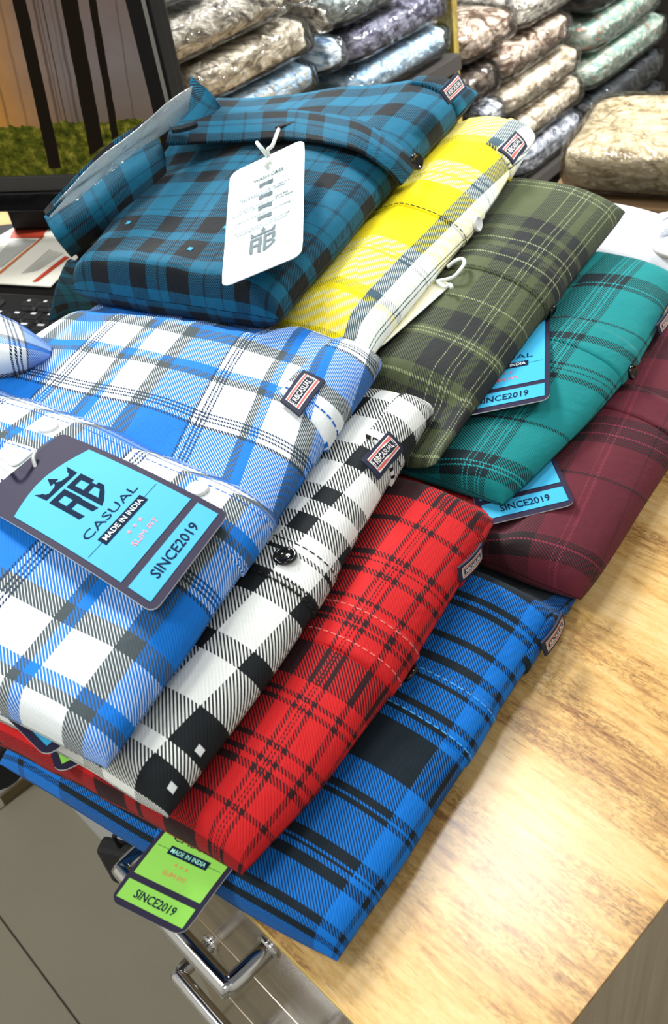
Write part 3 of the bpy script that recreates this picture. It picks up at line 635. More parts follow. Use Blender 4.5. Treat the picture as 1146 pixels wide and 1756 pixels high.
# plackets, stitching, buttons
strip('bluew', .140, .184, -.004, .26, .0014); stitches('bluew', (.1815, .1745), .0, .26, 'b'); stitches('bluew', (.143,), .0, .26, 'b')
button('bluew', .050, .168, btn_pearl); button('bluew', .167, .165, btn_pearl)
strip('bw', .142, .170, -.012, .10, .0012); stitches('bw', (.1678, .1448, .1415), -.010, .10, 'k'); button('bw', .0275, .157, btn_black, .0070)
strip('red', .130, .160, -.022, .11, .0012); stitches('red', (.1375, .1575), -.02, .09, 'r', .0015); button('red', -.0185, .149, btn_black, .006)
strip('blue', .134, .170, -.006, .11, .0008); stitches('blue', (.138, .166), .0, .10, 'l', .0012)
strip('maroon', .176, .208, -.006, .12, .0014)
strip('teal', .166, .200, -.014, .12, .001); button('teal', -.013, .181, btn_black, .0058)
strip('olive', .181, .214, -.010, .12, .0013); stitches('olive', (.184,), -.005, .1, 'o'); button('olive', -.002, .190, btn_black, .0056)
strip('yellow', .163, .202, -.014, .12, .0012); stitches('yellow', (.1652,), -.012, .1, 'o'); button('yellow', -.0072, .185, btn_pearl, .0062)
strip('bluew', .252, .348, -.003, .050, .0024, 'hem_flap', duv=(.031, .02), taper=.25); strip('bw', .250, .326, -.008, .030, .0024, 'hem_flap', duv=(.017, .012), taper=.4); strip('yellow', .258, .322, -.010, .026, .0024, 'hem_flap', duv=(-.018, .0), taper=.3)
strip('blue', .206, .268, -.008, .008, .0018, 'hem_flap', duv=(.03, -.03)); strip('red', .216, .268, -.020, .0, .0018, 'hem_flap', duv=(.0, .02)); strip('dark', .292, .352, .002, .050, .0024, 'hem_flap', duv=(.012, .03), taper=.3)
stitches('bw', (.262,), -.006, .028, 'k', .0032); stitches('bluew', (.268,), -.002, .046, 'b', .0032)
for k, pts in (('bluew', [(481.5, 694.5), (520, 642), (557, 660), (513, 720)]), ('bw', [(618, 796), (663, 745), (686, 773), (645, 825)]), ('yellow', [(857, 265), (886, 234), (901, 259), (878, 293)])): px_label(k, pts)
for k, pts, zz in (('red', [(787, 974), (827, 932), (829, 957), (790, 1001)], (.058, .048)), ('blue', [(930, 1103), (965, 1049.5), (970, 1070), (937, 1126)], (.027, .016)), ('teal', [(1127, 558), (1152, 518), (1158, 533), (1133, 576)], (.060, .049))):
    label_patch(k, [un(*p, zz[0 if i < 2 else 1]) for i, p in enumerate(pts)])

def woven_dots(k, L, mat, r=.0022, h=.0004):
    for s_, u_ in L:
        V, F = rect2d(-1, -1, 1, 1, 2, 2); S = SURF[k]; W_ = []
        for v in V: P, N = S.at(s_+v[0]*r, u_+v[1]*r*.9); W_.append(P+N*h)
        MB().add(W_, F).build('woven_dot', mat, ROOT[k])
woven_dots('bw', [(.0068, .0435), (.0078, .0219)], thread['w']); woven_dots('dark', [(.0945, .080), (.1100, .049), (.1960, .082)], plain('teal_thread', (30, 140, 176), .8))
# ------------------------------------------------------------------ collars
clear = NT('clear_plastic'); clear.t.nodes.remove(clear.b)
def plastic(name, tint=(1, 1, 1, 1), base=.05, bump=.0, bscale=40., rough=.06, gain=.8, milk=0.):
    m = NT(name); m.t.nodes.remove(m.b); tr = m.n('BsdfTransparent'); tr.inputs[0].default_value = tint; gl = m.n('BsdfGlossy'); gl.inputs['Roughness'].default_value = rough
    fr = m.n('Fresnel'); fr.inputs[0].default_value = 1.45
    if bump:
        tc = m.n('TexCoord').outputs['Object']; bp = m.n('Bump'); bp.inputs['Strength'].default_value = bump; bp.inputs['Distance'].default_value = .01
        m.l(m.noise(tc, bscale, 3, .5, 1.2), bp.inputs['Height']); m.l(bp.outputs[0], gl.inputs['Normal']); m.l(bp.outputs[0], fr.inputs['Normal'])
    mx = m.n('MixShader'); m.l(m.math('MINIMUM', m.math('ADD', m.math('MULTIPLY', fr.outputs[0], gain), base), .9), mx.inputs[0]); m.l(tr.outputs[0], mx.inputs[1]); m.l(gl.outputs[0], mx.inputs[2]); df = m.n('BsdfDiffuse'); df.inputs[0].default_value = (.8, .86, .88, 1); mk = m.n('MixShader'); mk.inputs[0].default_value = milk; m.l(mx.outputs[0], mk.inputs[1]); m.l(df.outputs[0], mk.inputs[2]); m.l((mk if milk else mx).outputs[0], m.out.inputs[0]); return m.m
bpy.data.materials.remove(clear.m)
clear_p = plastic('clear_collar_plastic', (.93, .97, .97, 1), .16, .5, 30., .12, .8, .22)
bag_p = plastic('clear_bag_plastic', (.97, .98, .98, 1), .05, .9, 34., .10)
D = ROOT['dark']
cloth('collar_leaf', U3([[(122, 440, .122), (172, 402, .138), (228, 348, .152), (284, 296, .160)], [(97, 410, .145), (150, 370, .158), (215, 312, .170), (282, 266, .174)], [(76, 372, .158), (130, 326, .170), (200, 276, .180), (272, 240, .182)]]), PL['dark'], D, .0022, 30, 18, (.086, .082), .0, .0006, 4, 'turned-down collar flap')
cloth('collar_back', U3([[(80, 370, .167), (126, 325, .181), (195, 260, .195), (268, 212, .199)], [(76, 362, .168), (118, 314, .186), (186, 248, .200), (262, 200, .204)]]), PL['dark'], D, .0022, 24, 8, (.042, .142), .0, .0004, 5)
cloth('collar_point', U3([[(296, 218, .184), (345, 205, .180), (378, 182, .172)], [(318, 172, .196), (350, 168, .192), (373, 174, .182)], [(328, 131, .206), (346, 146, .201), (367, 166, .188)]]), PL['dark'], D, .002, 18, 14, (.05, .1), .6, .0006, 6)
cloth('collar_stay', U3([[(86, 372, .1625), (152, 326, .174), (226, 268, .184), (300, 214, .188), (322, 190, .196)], [(92, 355, .172), (155, 302, .188), (230, 245, .198), (296, 192, .204), (326, 168, .208)], [(104, 338, .182), (166, 276, .2), (236, 222, .209), (290, 172, .214), (330, 147, .216)]]), clear_p, D, .0006, 40, 16, wr=.0011, seed=8, label='clear plastic collar stay')
cloth('sleeve', U3([[(116, 446, .126), (200, 472, .134), (262, 498, .124)], [(98, 490, .09), (150, 502, .09), (205, 518, .088)], [(84, 550, .036), (112, 538, .05), (152, 530, .06)]]), PL['dark'], D, .003, 18, 16, (.05, .02), .5, .001, 9)
def dk(x, y, h):
    s_, u_ = px_on('dark', x, y); P, N = SURF['dark'].at(s_, u_); return un(x, y, P[2]+h)
cloth('placket', [[un(284, 246, .184), dk(400, 244, .006), dk(500, 240, .006), dk(600, 254, .006), dk(655, 285, .006), dk(688, 318, .004)], [un(290, 226, .187), dk(400, 220, .009), dk(500, 214, .009), dk(600, 228, .009), dk(665, 262, .008), dk(706, 296, .006)], [un(302, 204, .186), dk(400, 196, .006), dk(500, 190, .006), dk(600, 204, .006), dk(670, 240, .006), dk(718, 276, .004)]], PL['dark'], D, .003, 44, 12, (.02, .148), .05, .0008, 12)
for (x, y, h, rx, ry, ang) in ((489, 213, .0115, .0085, .0022, .25), (316, 216, .19, .011, .0045, .3)):
    c = dk(x, y, h) if h < .1 else un(x, y, h+.003); a = np.array(un(x+30, y-8, c[2]))-c; a /= np.linalg.norm(a); b = np.cross([0, 0, 1], a)
    MB().add([c+rx*math.cos(t)*a+ry*math.sin(t)*b for t in np.linspace(0, 2*math.pi, 25)[:-1]]+[c-np.array([0, 0, .003])+rx*math.cos(t)*a+ry*math.sin(t)*b for t in np.linspace(0, 2*math.pi, 25)[:-1]], [tuple(range(24))]+[(i, (i+1) % 24, (i+1) % 24+24, i+24) for i in range(24)]).build('buttonhole', plain('black_buttonhole', (8, 9, 11), .4), D)
s_, u_ = px_on('dark', 697, 281); button('dark', s_, u_, btn_black, .0068, .0105, (.25, -.1, 0)); s_, u_ = px_on('dark', 478, 246); button('dark', s_, u_, btn_black, .005, .002)
label_patch('dark', [un(x, y, z) for x, y, z in ((754, 155, .192), (785, 122, .194), (801, 151, .182), (771, 179, .180))])
B = ROOT['bluew']
cloth('collar_leaf', U3([[(-60, 512, .13), (0, 541, .14), (40, 562, .138), (90, 598, .122)], [(-60, 580, .15), (0, 592, .152), (40, 602, .146), (82, 611, .126)], [(-60, 655, .124), (0, 649, .126), (40, 639, .126), (74, 626, .120)]]), PL['bluew'], B, .002, 26, 16, (.16, .214), .1, .0005, 14)

# ------------------------------------------------------------------ swing tags
INK = plain('navy_ink', (16, 34, 58), .8, spec=.08); DKC = plain('dark_tag_card', (40, 36, 60), .6, spec=.12); CARDW = plain('white_card', (214, 226, 230), .6, vary=.02); SKY = plain('sky_blue_print', (54, 160, 202), .6, spec=.2, vary=.02); LIME = plain('lime_print', (142, 212, 84), .6, spec=.2, vary=.02)
PINK = plain('red_print', (232, 92, 96), .5); ORNG = plain('orange_print', (226, 120, 40), .5); GREY = plain('grey_print', (72, 94, 100), .5); STRG = plain('white_cotton_string', (222, 228, 224), .9); CREAM = plain('cream_card', (222, 220, 196), .5, vary=.02); MINT = plain('mint_print', (150, 236, 214), .5)
class Card:
    def __init__(s, TL, TR, BR, BL, bend=0., twist=0.):
        s.c = [np.array(q, float) for q in (TL, TR, BR, BL)]; TL, TR, BR, BL = s.c
        n = np.cross(BR-BL, TL-BL); s.n = n/np.linalg.norm(n); s.n = s.n if s.n[2] > 0 else -s.n
        s.bend = bend; s.W = np.linalg.norm(BR-BL); s.L = np.linalg.norm(TL-BL)
    def f(s, a, b, h=0.):
        TL, TR, BR, BL = s.c; return BL*(1-a)*(1-b)+BR*a*(1-b)+TR*a*b+TL*(1-a)*b+s.n*(h+s.bend*4*b*(1-b))
def make_tag(name, label, card, body, top_end=None, rnd=.006, group='cardboard swing tags', n=14):
    root = thing(name, label, 'tag', card.f(.5, 0), group)
    rows = sorted(set([0, .004, .012, .025, .04]+list(np.linspace(.04, .96, n))+[.96, .975, .988, .996, 1.])); V = []
    for b in rows:
        d = min(b, 1-b)*card.L; ins = (rnd-math.sqrt(max(0, rnd*rnd-(rnd-d)**2)))/card.W if d < rnd else 0.
        for a in np.linspace(ins, 1-ins, 7): V.append(card.f(a, b, 0))
    K = len(V); V += [v-card.n*.0007 for v in V]; R = len(rows)
    F = grid_faces(R, 7)+grid_faces(R, 7, K, True); idx = [j for j in range(7)]+[i*7+6 for i in range(1, R)]+[(R-1)*7+j for j in range(5, -1, -1)]+[i*7 for i in range(R-2, 0, -1)]
    F += [(idx[i], idx[(i+1) % len(idx)], idx[(i+1) % len(idx)]+K, idx[i]+K) for i in range(len(idx))]
    o = mesh('card', V, F, body, root, False); o.data.materials.append(CARDW)
    for p in list(o.data.polygons)[-len(idx):]: p.material_index = 1
    return root, o
def panel(f, a0, a1, b0, b1, arc=0., n=8, m=10):
    V = []
    for i in range(n+1):
        a = a0+(a1-a0)*i/n; t = b1+arc*math.sin(math.pi*i/n)
        V += [(a, b0+(t-b0)*j/m) for j in range(m+1)]
    return V, [(i*(m+1)+j, (i+1)*(m+1)+j, (i+1)*(m+1)+j+1, i*(m+1)+j+1) for i in range(n) for j in range(m)]
def brand_tag(label, card, tint, star, seen='all', boxtext=None):
    root, o = make_tag('swing_tag', label, card, DKC); f = card.f
    Print(f).add(panel(f, .055, .945, .18, .78, .055), .0003).build('front_panel', tint, root)
    Print(f).add(panel(f, .055, .945, .035, .145), .0003).build('date_panel', tint, root)
    p = Print(f); p.text('SINCE2019', .5, .067, .54, .046, .015)
    p.build('date_lettering', INK, root); p = Print(f).text('CASUAL', .5, .415, .62, .042); p.build('brand_lettering', INK, root); p = Print(f)
    
    for q in ((.08, .26), (.74, .92)): Print(f).add(rect2d(q[0], .360, q[1], .3625, 3, 1), .0004).build('printed_rule', INK, root)
    Print(f).add(rect2d(.24, .338, .76, .386, 5, 2), .0005).build('origin_box', INK, root)
    Print(f).text('MADE IN INDIA', .5, .350, .46, .025, .01, .0008).build('origin_lettering', boxtext or CARDW, root)
    p = Print(f)
    for i in (-1, 0, 1): p.add(([(.5+i*.07+q[0]*.022, .300+q[1]*.022*card.W/card.L) for q in STAR]+[(.5+i*.07, .3)], [(k, (k+1) % 10, 10) for k in range(10)]), .0005)
    p.text('SLIM FIT', .5, .232, .30, .026, 0., .0005); p.build('fit_lettering', star, root)
    p = Print(f); p.add(polys2d(CROWN+RB, .31, .50, .38, .38*card.W/card.L*1.02), .0005); p.build('emblem', INK, root)
    return root
def ext(BL, BR, side, L):
    """corners of a card of length L: BR -> side gives the direction of its right edge"""
    d = side-BR; d = d/np.linalg.norm(d)*np.linalg.norm(BR-BL)*2.05; return [BL+d, BR+d, BR, BL]
t1 = Card(un(-42, 862, .131), un(104, 742, .131), un(393, 880, .124), un(263, 1052, .124), .003)
r1 = brand_tag('large sky blue and navy swing tag lying face up on the blue and white shirt', t1, SKY, PINK)
h = t1.f(.6, .955, .001)
MB().tube(smooth_path([h+np.array([.004, -.002, -.002]), h+np.array([0, 0, .002]), h+np.array([-.004, .003, .003]), un(26, 798, .138), un(5, 786, .134), un(-30, 780, .128)], 6), .0012, 8).build('string', STRG, r1, True)
t2 = Card(*ext(un(782, 716, .0735), un(943, 684, .0735), un(943, 560, .0735), .15), bend=.001)
r2 = brand_tag('sky blue and navy swing tag half hidden by the olive shirt, on the teal one', t2, SKY, PINK)
t3 = Card(*ext(un(828, 902, .043), un(988, 864, .043), un(954, 792, .043), .15), bend=.001)
r3 = brand_tag('sky blue and navy swing tag half hidden by the teal shirt, on the maroon one', t3, SKY, PINK)
t4 = Card(*ext(un(186, 1543, .021), un(313, 1607, .021), un(407, 1489, .029), .15), bend=.004)
r4 = brand_tag('lime green and dark swing tag sticking out below the red shirt over the desk edge', t4, LIME, ORNG, boxtext=MINT)
def corner_card(c, p1, p2, z, W_, L_):
    C0 = un(*c, z); d1 = un(*p1, z)-C0; d1 /= np.linalg.norm(d1); d2 = un(*p2, z)-C0; d2 -= d1*(d1@d2); d2 /= np.linalg.norm(d2)
    return [C0+d1*L_, C0+d1*L_+d2*W_, C0+d2*W_, C0]
t5 = Card(*corner_card((79, 1299), (0, 1219), (101, 1277), .0872, .07, .15)); r5 = brand_tag('corner of a sky blue and navy swing tag below the blue and white shirt hem', t5, SKY, PINK)
t6 = Card(*corner_card((97, 1327), (84, 1285), (131, 1311), .0585, .07, .12)); r6 = brand_tag('corner of a lime green swing tag below the black and white shirt hem', t6, LIME, ORNG, boxtext=MINT)
# wash-care tag
tw = Card(un(394, 298, .186), un(523, 237, .186), un(519, 436, .160), un(379, 494, .160), -.002)
rw, _ = make_tag('care_tag', 'white wash-care tag tied by a string to the dark teal shirt', tw, CARDW, rnd=.008)
p = Print(tw.f); p.text('WASH-CARE', .52, .80, .40, .028, .02)
for t, y, w, hh in (('Use only good soap, do not use', .690, .66, .015), ('Hard Detergent or chlorine', .668, .56, .015), ('Wash by machine or hand but', .590, .64, .015), ('Avoid the use of brush and hot water', .566, .80, .015), ('Use low temperature for ironing', .492, .70, .015), ('Do not squeeze or twist but soft', .402, .70, .015), ('twisting pressure is required', .380, .64, .015)): p.text(t, .47, y, w, hh*1.15, .018)
p.build('lettering', GREY, rw)
p = Print(tw.f)
for y in (.735, .628, .535, .445):
    p.add(rect2d(.40, y+.012, .58, y+.036, 3, 2), .0004); p.add(rect2d(.40, y, .58, y+.005, 3, 1), .0004)
    p.add(rect2d(.40, y+.005, .44, y+.012, 1, 1), .0004).add(rect2d(.52, y+.005, .58, y+.012, 1, 1), .0004)
p.build('care_symbol', GREY, rw)
p = Print(tw.f); p.add(polys2d(CROWN+RB, .32, .17, .32, .13), .0005); p.build('emblem', GREY, rw)
k0 = tw.f(.52, .93, .003)
MB().tube(smooth_path([k0+np.array([0, 0, -.004]), k0, un(459, 258, .197), un(467, 250, .2), un(473, 235, .203), un(478, 222, .199)], 6), .0014, 8).tube(smooth_path([k0+np.array([-.001, .001, 0]), un(450, 256, .2), un(444, 249, .202), un(441, 245, .2)], 6), .0015, 8).tube(smooth_path([k0, un(462, 275, .196), un(457, 283, .195), un(460, 288, .192)], 6), .0017, 8).build('string', STRG, rw, True)
# plain back of a tag peeping out under the yellow shirt
e0, e1 = un(652, 596, .099), un(776, 486, .1035); d = (e1-e0); L_ = np.linalg.norm(d); d /= L_; w_ = np.array([-d[1], d[0], 0.])*.068
ty = Card(e1+w_, e1, e0, e0+w_); ry, _ = make_tag('swing_tag', 'plain cream back of a swing tag peeping out beneath the yellow shirt', ty, CREAM, rnd=.005)
q0 = ty.f(.82, .96, .001)
MB().tube(smooth_path([q0, un(776, 476, .108), un(790, 462, .112), un(797, 450, .112), un(792, 444, .112), un(780, 448, .112), un(768, 458, .108)], 6), .0014, 8).tube(smooth_path([q0+np.array([.001, 0, 0]), un(764, 492, .106), un(772, 488, .108), un(775, 494, .108)], 6), .0014, 8).build('string', STRG, ry, True)

# ------------------------------------------------------------------ keyboard and leaflet by the monitor
kx = np.array([.89, .455, 0.]); kx /= np.linalg.norm(kx); ky = np.array([-kx[1], kx[0], 0.])      # along the rows, away from the viewer
K0 = un(150, 506, .02); K0[2] = 0
kb = thing('keyboard', 'black computer keyboard between the leaflet and the shirts', 'keyboard', K0-kx*.1-ky*.07)
def kpt(x, y, z): return K0+kx*x+ky*y+np.array([0, 0, z])
def kbox(m, x0, x1, y0, y1, z0, z1, bev): 
    b = MB().box((x0, y0, z0), (x1, y1, z1), bev); return m.add([kpt(*v) for v in b.V], b.F)
kbox(MB(), -.36, .06, -.155, .0, .001, .018, .003).build('keyboard_body', plain('keyboard_black', (26, 27, 29), .45), kb)
keym = plain('key_black', (34, 35, 38), .4); legm = plain('key_legend', (214, 218, 220), .5)
for r in range(6):
    for c in range(20):
        x = -.352+c*.0192+(.004*r if c < 15 else .006); y = -.034-r*.0192-(.004 if r else 0)
        if x > .045 or (r == 0 and c % 5 == 4) or y < -.155: continue
        b = MB().box((x, y, .018), (x+.0165, y+.0165, .0245), .0016)
        for i, v in enumerate(b.V):
            if v[2] > .022: b.V[i] = (x+.00825+(v[0]-x-.00825)*.8, y+.00825+(v[1]-y-.00825)*.8, v[2])
        k = MB().add([kpt(*v) for v in b.V], b.F).build('key', keym, kb)
        V, F = rect2d(0, 0, 1, 1, 1, 1); w = .0035+.002*((r*7+c*3) % 3)
        MB().add([kpt(x+.004+v[0]*w, y+.009+v[1]*.0032, .0247) for v in V], F).build('key_legend', legm, k)
V, F = text2d('ZEBRONICS', .01); cc = un(112, 545, .0195)
MB().add([cc+kx*v[0]*.046+ky*(v[1]-.5)*.0062+np.array([0, 0, .0]) for v in V], F).build('lettering', legm, kb)
lf = thing('leaflet', 'printed white leaflet with orange-red bars lying on the monitor stand base', 'leaflet', un(50, 445, .012))
paper = plain('leaflet_paper', (228, 226, 214), .6, vary=.03); tc_ = Card(un(-60, 418, .0125), un(108, 380, .0125), un(134, 442, .0125), un(-30, 520, .0125))
tc_ = Card(un(-48, 428, .0125), un(28, 388, .0125), un(134, 441, .0125), un(84, 492, .0125)) 
Pc = [un(-50, 432, .0125), un(22, 391, .0125), un(86, 386, .0125), un(134, 441, .0125), un(86, 491, .0125), un(-50, 483, .0125)]
MB().add(Pc+[q-np.array([0, 0, .0012]) for q in Pc], [tuple(range(6))[::-1], tuple(range(6, 12))]+[(i, (i+1) % 6, (i+1) % 6+6, i+6) for i in range(6)]).build('paper', paper, lf)
def flat(name, pts, mat, z=.013): MB().add([un(*q, z) for q in pts], [tuple(range(len(pts)))[::-1]]).build(name, mat, lf)
redp = plain('leaflet_red', (186, 66, 42), .5); orp = plain('leaflet_orange', (204, 112, 50), .5); gryp = plain('leaflet_grey', (176, 178, 172), .6)
flat('header_bar', [(25, 391), (85, 387), (72, 408), (16, 408)], redp); flat('red_bar', [(55, 483), (64, 483), (119, 441), (111, 439)], redp); flat('orange_rule', [(-4, 468), (0, 470), (78, 404), (74, 404)], orp)
flat('grey_block', [(-20, 455), (2, 458), (62, 411), (20, 410)], gryp)
for i in range(6): flat('text_line', [(36+i*5, 470-i*2+i*1), (38+i*5, 470-i*2+i*1), (86+i*4.5, 428+i*1.2), (84+i*4.5, 428+i*1.2)], gryp)
# ------------------------------------------------------------------ packed shirts behind the desk
DD = np.array([-.148465, .988918, 0]); NN = np.array([DD[1], -DD[0], 0]); SP0 = np.array([-1.042, 1.417, 0.])     # the racks' front plane
def sup(a, b, c, e1, e2, n=22, m=44):
    sg = lambda v, e: np.sign(v)*np.abs(v)**e
    et = np.linspace(-math.pi/2, math.pi/2, n); om = np.linspace(0, 2*math.pi, m, endpoint=False); E, O = np.meshgrid(et, om, indexing='ij')
    return np.stack([a*sg(np.cos(E), e1)*sg(np.cos(O), e2), b*sg(np.cos(E), e1)*sg(np.sin(O), e2), c*sg(np.sin(E), e1)], 2)
def sup_faces(n, m): return [(i*m+j, i*m+(j+1) % m, (i+1)*m+(j+1) % m, (i+1)*m+j) for i in range(n-1) for j in range(m)]
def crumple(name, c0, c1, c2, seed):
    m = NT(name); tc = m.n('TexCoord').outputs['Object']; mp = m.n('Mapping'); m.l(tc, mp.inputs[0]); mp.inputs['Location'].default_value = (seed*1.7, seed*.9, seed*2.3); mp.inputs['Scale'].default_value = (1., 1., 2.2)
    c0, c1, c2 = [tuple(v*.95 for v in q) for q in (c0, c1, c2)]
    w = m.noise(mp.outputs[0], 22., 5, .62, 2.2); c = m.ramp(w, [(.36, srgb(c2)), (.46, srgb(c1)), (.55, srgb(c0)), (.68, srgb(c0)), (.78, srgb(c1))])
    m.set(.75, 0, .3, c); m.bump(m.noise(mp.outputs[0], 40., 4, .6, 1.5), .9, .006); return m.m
def package(label, a0, a1, z0, h, cols, seed, off=0., dep=.24, grp='shirts in clear plastic bags stacked behind the desk', frame=None):
    l = a1-a0
    if frame is None:
        c = SP0+DD*(a0+a1)/2-NN*(dep/2+off)+np.array([0, 0, z0]); X, Y = DD, -NN
    else: c, X, Y = frame
    root = thing('bagged_shirt', label, 'package', c, grp)
    n, m = 26, 60; G = sup(l/2-.006, dep/2-.006, h/2-.0025, .5, .28, n, m)
    r = np.linalg.norm(G[..., :2], axis=2)+1e-6; out = G.copy(); out[..., 2] *= 1; dirn = G/np.linalg.norm(G, axis=2)[..., None]
    side = np.clip(np.cos(np.linspace(-math.pi/2, math.pi/2, n)), 0, 1)[:, None]**.5
    t = np.arctan2(G[..., 1]/dep, G[..., 0]/l)
    fold = np.sin(2*math.pi*G[..., 2]/.0125+seed+2.2*wav(t*.02*5, G[..., 2]*0+seed, seed, 5, 20, 140))
    G2 = G+dirn*((.0022*fold*side+.0022*wav(G[..., 0], G[..., 1]+G[..., 2], seed+3, 6, 30, 160)))[..., None]*np.array([1, 1, .45])
    G2[..., 2] = np.clip(G2[..., 2], -h/2+.001, h/2-.001)
    def W_(Q): return c+Q[..., 0:1]*X+Q[..., 1:2]*Y+(Q[..., 2:3]+h/2)*np.array([0, 0, 1.])
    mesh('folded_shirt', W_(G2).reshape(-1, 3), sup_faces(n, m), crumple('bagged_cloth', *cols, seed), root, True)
    n, m = 22, 50; Bg = sup(l/2, dep/2, h/2, .42, .24, n, m); dirn = Bg/np.linalg.norm(Bg, axis=2)[..., None]
    Bg = Bg+dirn*(.0016*wav(Bg[..., 0]*1.2, Bg[..., 1]+Bg[..., 2]*1.6, seed+8, 7, 40, 260))[..., None]; Bg[..., 2] = np.clip(Bg[..., 2], -h/2, h/2)
    mesh('plastic_bag', W_(Bg).reshape(-1, 3), sup_faces(n, m), bag_p, root, True)
    return root
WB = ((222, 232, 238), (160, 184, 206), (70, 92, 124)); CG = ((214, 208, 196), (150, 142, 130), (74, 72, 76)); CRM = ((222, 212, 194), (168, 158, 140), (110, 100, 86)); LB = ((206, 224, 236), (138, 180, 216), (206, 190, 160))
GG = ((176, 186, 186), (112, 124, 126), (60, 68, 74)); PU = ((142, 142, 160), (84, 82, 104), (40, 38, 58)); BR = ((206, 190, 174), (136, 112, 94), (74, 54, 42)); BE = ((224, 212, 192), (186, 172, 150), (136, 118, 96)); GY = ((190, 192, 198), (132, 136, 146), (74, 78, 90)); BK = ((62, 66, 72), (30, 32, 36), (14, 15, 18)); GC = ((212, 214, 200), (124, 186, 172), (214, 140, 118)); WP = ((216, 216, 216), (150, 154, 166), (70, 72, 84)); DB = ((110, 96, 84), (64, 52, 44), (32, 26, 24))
PK = [('white and pale blue bagged shirt at the top beside the monitor', -.858, -.72, .206, .056, WB), ('cream and navy swirled bagged shirt, second below the top beside the monitor', -.858, -.60, .150, .056, CG),
 ('creased cream bagged shirt just behind the dark teal collar', -.80, -.575, .098, .052, CRM), ('pale blue bagged shirt low behind the dark teal shirt', -.80, -.575, .052, .046, LB),
 ('cream bagged shirt left of the grey-green one', -.594, -.562, .150, .05, CRM), ('pale blue and white bagged shirt left of the purple-grey one', -.57, -.527, .062, .05, WB), ('cream bagged shirt end left of the grey-green bag', -.57, -.55, .112, .04, CG),
 ('grey-green bagged shirt at the top middle', -.545, -.36, .106, .056, GG), ('dark purple-grey bagged shirt running up to the yellow shelf post', -.522, -.272, .055, .050, PU), ('pale blue and cream bagged shirt just above the dark teal shirt', -.522, -.27, .006, .048, LB),
 ('white and brown bagged shirt beside the yellow shelf post', -.252, -.085, -.030, .058, BR), ('pale grey and brown bagged shirt at the top right of the brown ones', -.08, .128, -.030, .058, CG), ('brown bagged shirt with crinkled wrap above the two beige ones', -.140, .112, -.094, .062, BR),
 ('beige bagged shirt, upper of two, below the brown one', -.128, .152, -.154, .058, BE), ('beige bagged shirt, lower of two, above the grey one', -.085, .168, -.214, .058, BE), ('grey crumpled bagged shirt directly behind the yellow shirt label', -.085, .168, -.278, .062, GY),
 ('dark brown bagged shirt behind the yellow shirt tip', -.252, -.145, -.094, .060, DB), ('white and grey checked bagged shirt end beside the upper beige one', -.205, -.132, -.150, .052, WP), ('grey bagged shirt in the gap above the yellow shirt tip', -.215, -.09, -.204, .052, GY),
 ('black bagged shirt at the very top right', .185, .40, -.078, .062, BK), ('mint and coral bagged shirt, upper of two at the right', .175, .50, -.146, .066, GC), ('mint and coral bagged shirt, lower of two at the right', .178, .54, -.214, .066, GC),
 ('glossy black bagged shirt, upper of two below the mint ones', .185, .54, -.284, .068, BK), ('glossy black bagged shirt, lower of two, behind the cream package', .19, .56, -.352, .066, BK)]
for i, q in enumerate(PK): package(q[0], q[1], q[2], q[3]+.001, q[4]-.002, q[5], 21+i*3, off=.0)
# cream package on the desk and its neighbour, the white shirt
fx = np.array([.93, .36, 0.]); fx /= np.linalg.norm(fx); fy = np.array([-fx[1], fx[0], 0.]); cc = un(1128, 262, -.10); cc[2] = -.135
package('large cream bagged shirt at the right edge behind the white shirt', -.17, .17, 0, .075, ((204, 188, 156), (188, 170, 136), (150, 132, 100)), 91, dep=.24, frame=(cc+fx*.05+fy*.03, fx, fy))
fz = thing('carton', 'brown cardboard carton under the large cream bagged shirt', 'carton', cc+fx*.05+fy*.03+np.array([0, 0, FLOOR+.135]))
b = MB().box((-.18, -.125, FLOOR), (.18, .125, -.1365), .002); MB().add([np.array([cc[0], cc[1], 0])+fx*(v[0]+.05)+fy*(v[1]+.03)+np.array([0, 0, v[2]]) for v in b.V], b.F).build('carton_body', plain('cardboard', (150, 120, 84), .85), fz)
MB().add([np.array([cc[0], cc[1], 0])+fx*(x+.05)+fy*(y+.03)+np.array([0, 0, z]) for x in (-.181, .181) for y in (-.02, .02) for z in (-.1362, -.22)]+[np.array([cc[0], cc[1], 0])+fx*(x+.05)+fy*(y+.03)+np.array([0, 0, -.136]) for x, y in ((-.181, -.02), (.181, -.02), (.181, .02), (-.181, .02))], [(8, 9, 10, 11), (0, 1, 3, 2), (4, 6, 7, 5)]).build('packing_tape', plain('brown_tape', (176, 146, 100), .3), fz)
wm = NT('white_cotton'); wm.set(.8, 0, .3, (.60, .63, .68, 1)); _tc2 = wm.n('TexCoord').outputs['Object']; wm.bump(wm.noise(_tc2, 40., 4), .25, .003); wm = wm.m
WS = Shirt(RF=(-.20, .695), RB=(-.235, .798), LB=(-.60, .782), LF=(-.53, .69), z=(.001,)*4, T=(.032, .032), seed=44, amp=.0022, ra=.03, re=(.02, .02), ns=50, nu=34)
wr = thing('white_shirt', 'folded plain white shirt with open collar at the right edge', 'shirt', (-.37, .74, 0))
n, m = len(WS.sa), len(WS.ua); mesh('shirt_body', np.concatenate([WS.top.reshape(-1, 3), WS.bot.reshape(-1, 3)]), grid_faces(n, m, 0, True)+grid_faces(n, m, n*m), wm, wr)
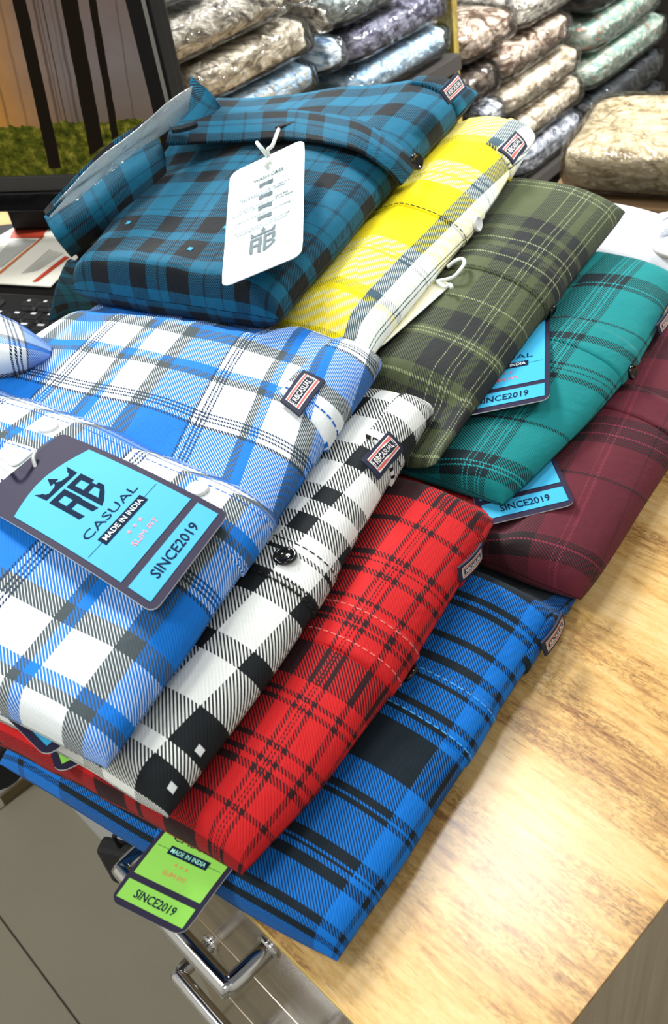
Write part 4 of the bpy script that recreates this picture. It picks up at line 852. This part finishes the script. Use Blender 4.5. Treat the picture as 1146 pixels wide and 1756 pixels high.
arc = [(1186, 366), (1156, 362), (1128, 370), (1112, 388), (1112, 410), (1128, 432), (1156, 442)]
cloth('collar', [[un(x-6, y+2, .033) for x, y in arc], [un(x+4, y, .0385) for x, y in arc], [un(x+16, y+3, .0375) for x, y in arc]], wm, wr, .002, 36, 10, wr=.0004)
cloth('collar_band', [[un(1128, 386, .037), un(1150, 378, .037), un(1180, 378, .037)], [un(1126, 404, .0365), un(1146, 398, .0365), un(1180, 396, .0365)], [un(1136, 422, .036), un(1156, 427, .036), un(1180, 429, .036)]], plain('pale_blue_cotton', (188, 206, 232), .8), wr, .001, 14, 12)
flatlab = MB()
for i in range(3): flatlab.add([un(1130+i*4, 404-i*5+dy, .0395) for dy in (0, 3)]+[un(1152+i*3, 396-i*5+dy, .0395) for dy in (3, 0)], [(0, 1, 2, 3)])
flatlab.build('collar_lettering', plain('grey_label_print', (120, 128, 138), .6), wr)
# ------------------------------------------------------------------ rack that carries the bags
rack = thing('shelf_rack', 'wooden rack with a yellowish post carrying the bagged shirts', 'rack', SP0-NN*.15+np.array([0, 0, FLOOR]))
rk = wood_mat('rack_wood', (150, 132, 60), (118, 98, 44), (168, 150, 80), 2, .5); rkd = plain('rack_dark', (44, 40, 36), .8)
def rbx(name, a0, a1, d0, d1, z0, z1, mat):
    b = MB().box((a0, d0, z0), (a1, d1, z1), .001); MB().add([SP0+DD*v[0]-NN*v[1]+np.array([0, 0, v[2]]) for v in b.V], b.F).build(name, mat, rack)
rbx('post', -.268, -.2545, .012, .04, FLOOR, .42, rk); rbx('back_panel', -.868, .62, .262, .275, FLOOR, .42, rkd)
rbx('shelf_board', -.868, -.2685, .0, .26, -.018, .004, rkd); rbx('shelf_board', -.2540, .1690, .0, .26, -.30, -.2785, rkd); rbx('shelf_board', .1710, .62, .0, .26, -.375, -.3525, rkd)
rbx('side_panel', -.868, -.8605, .0, .26, FLOOR, -.0185, rkd); rbx('side_panel', .6205, .632, .0, .262, FLOOR, .42, rkd)
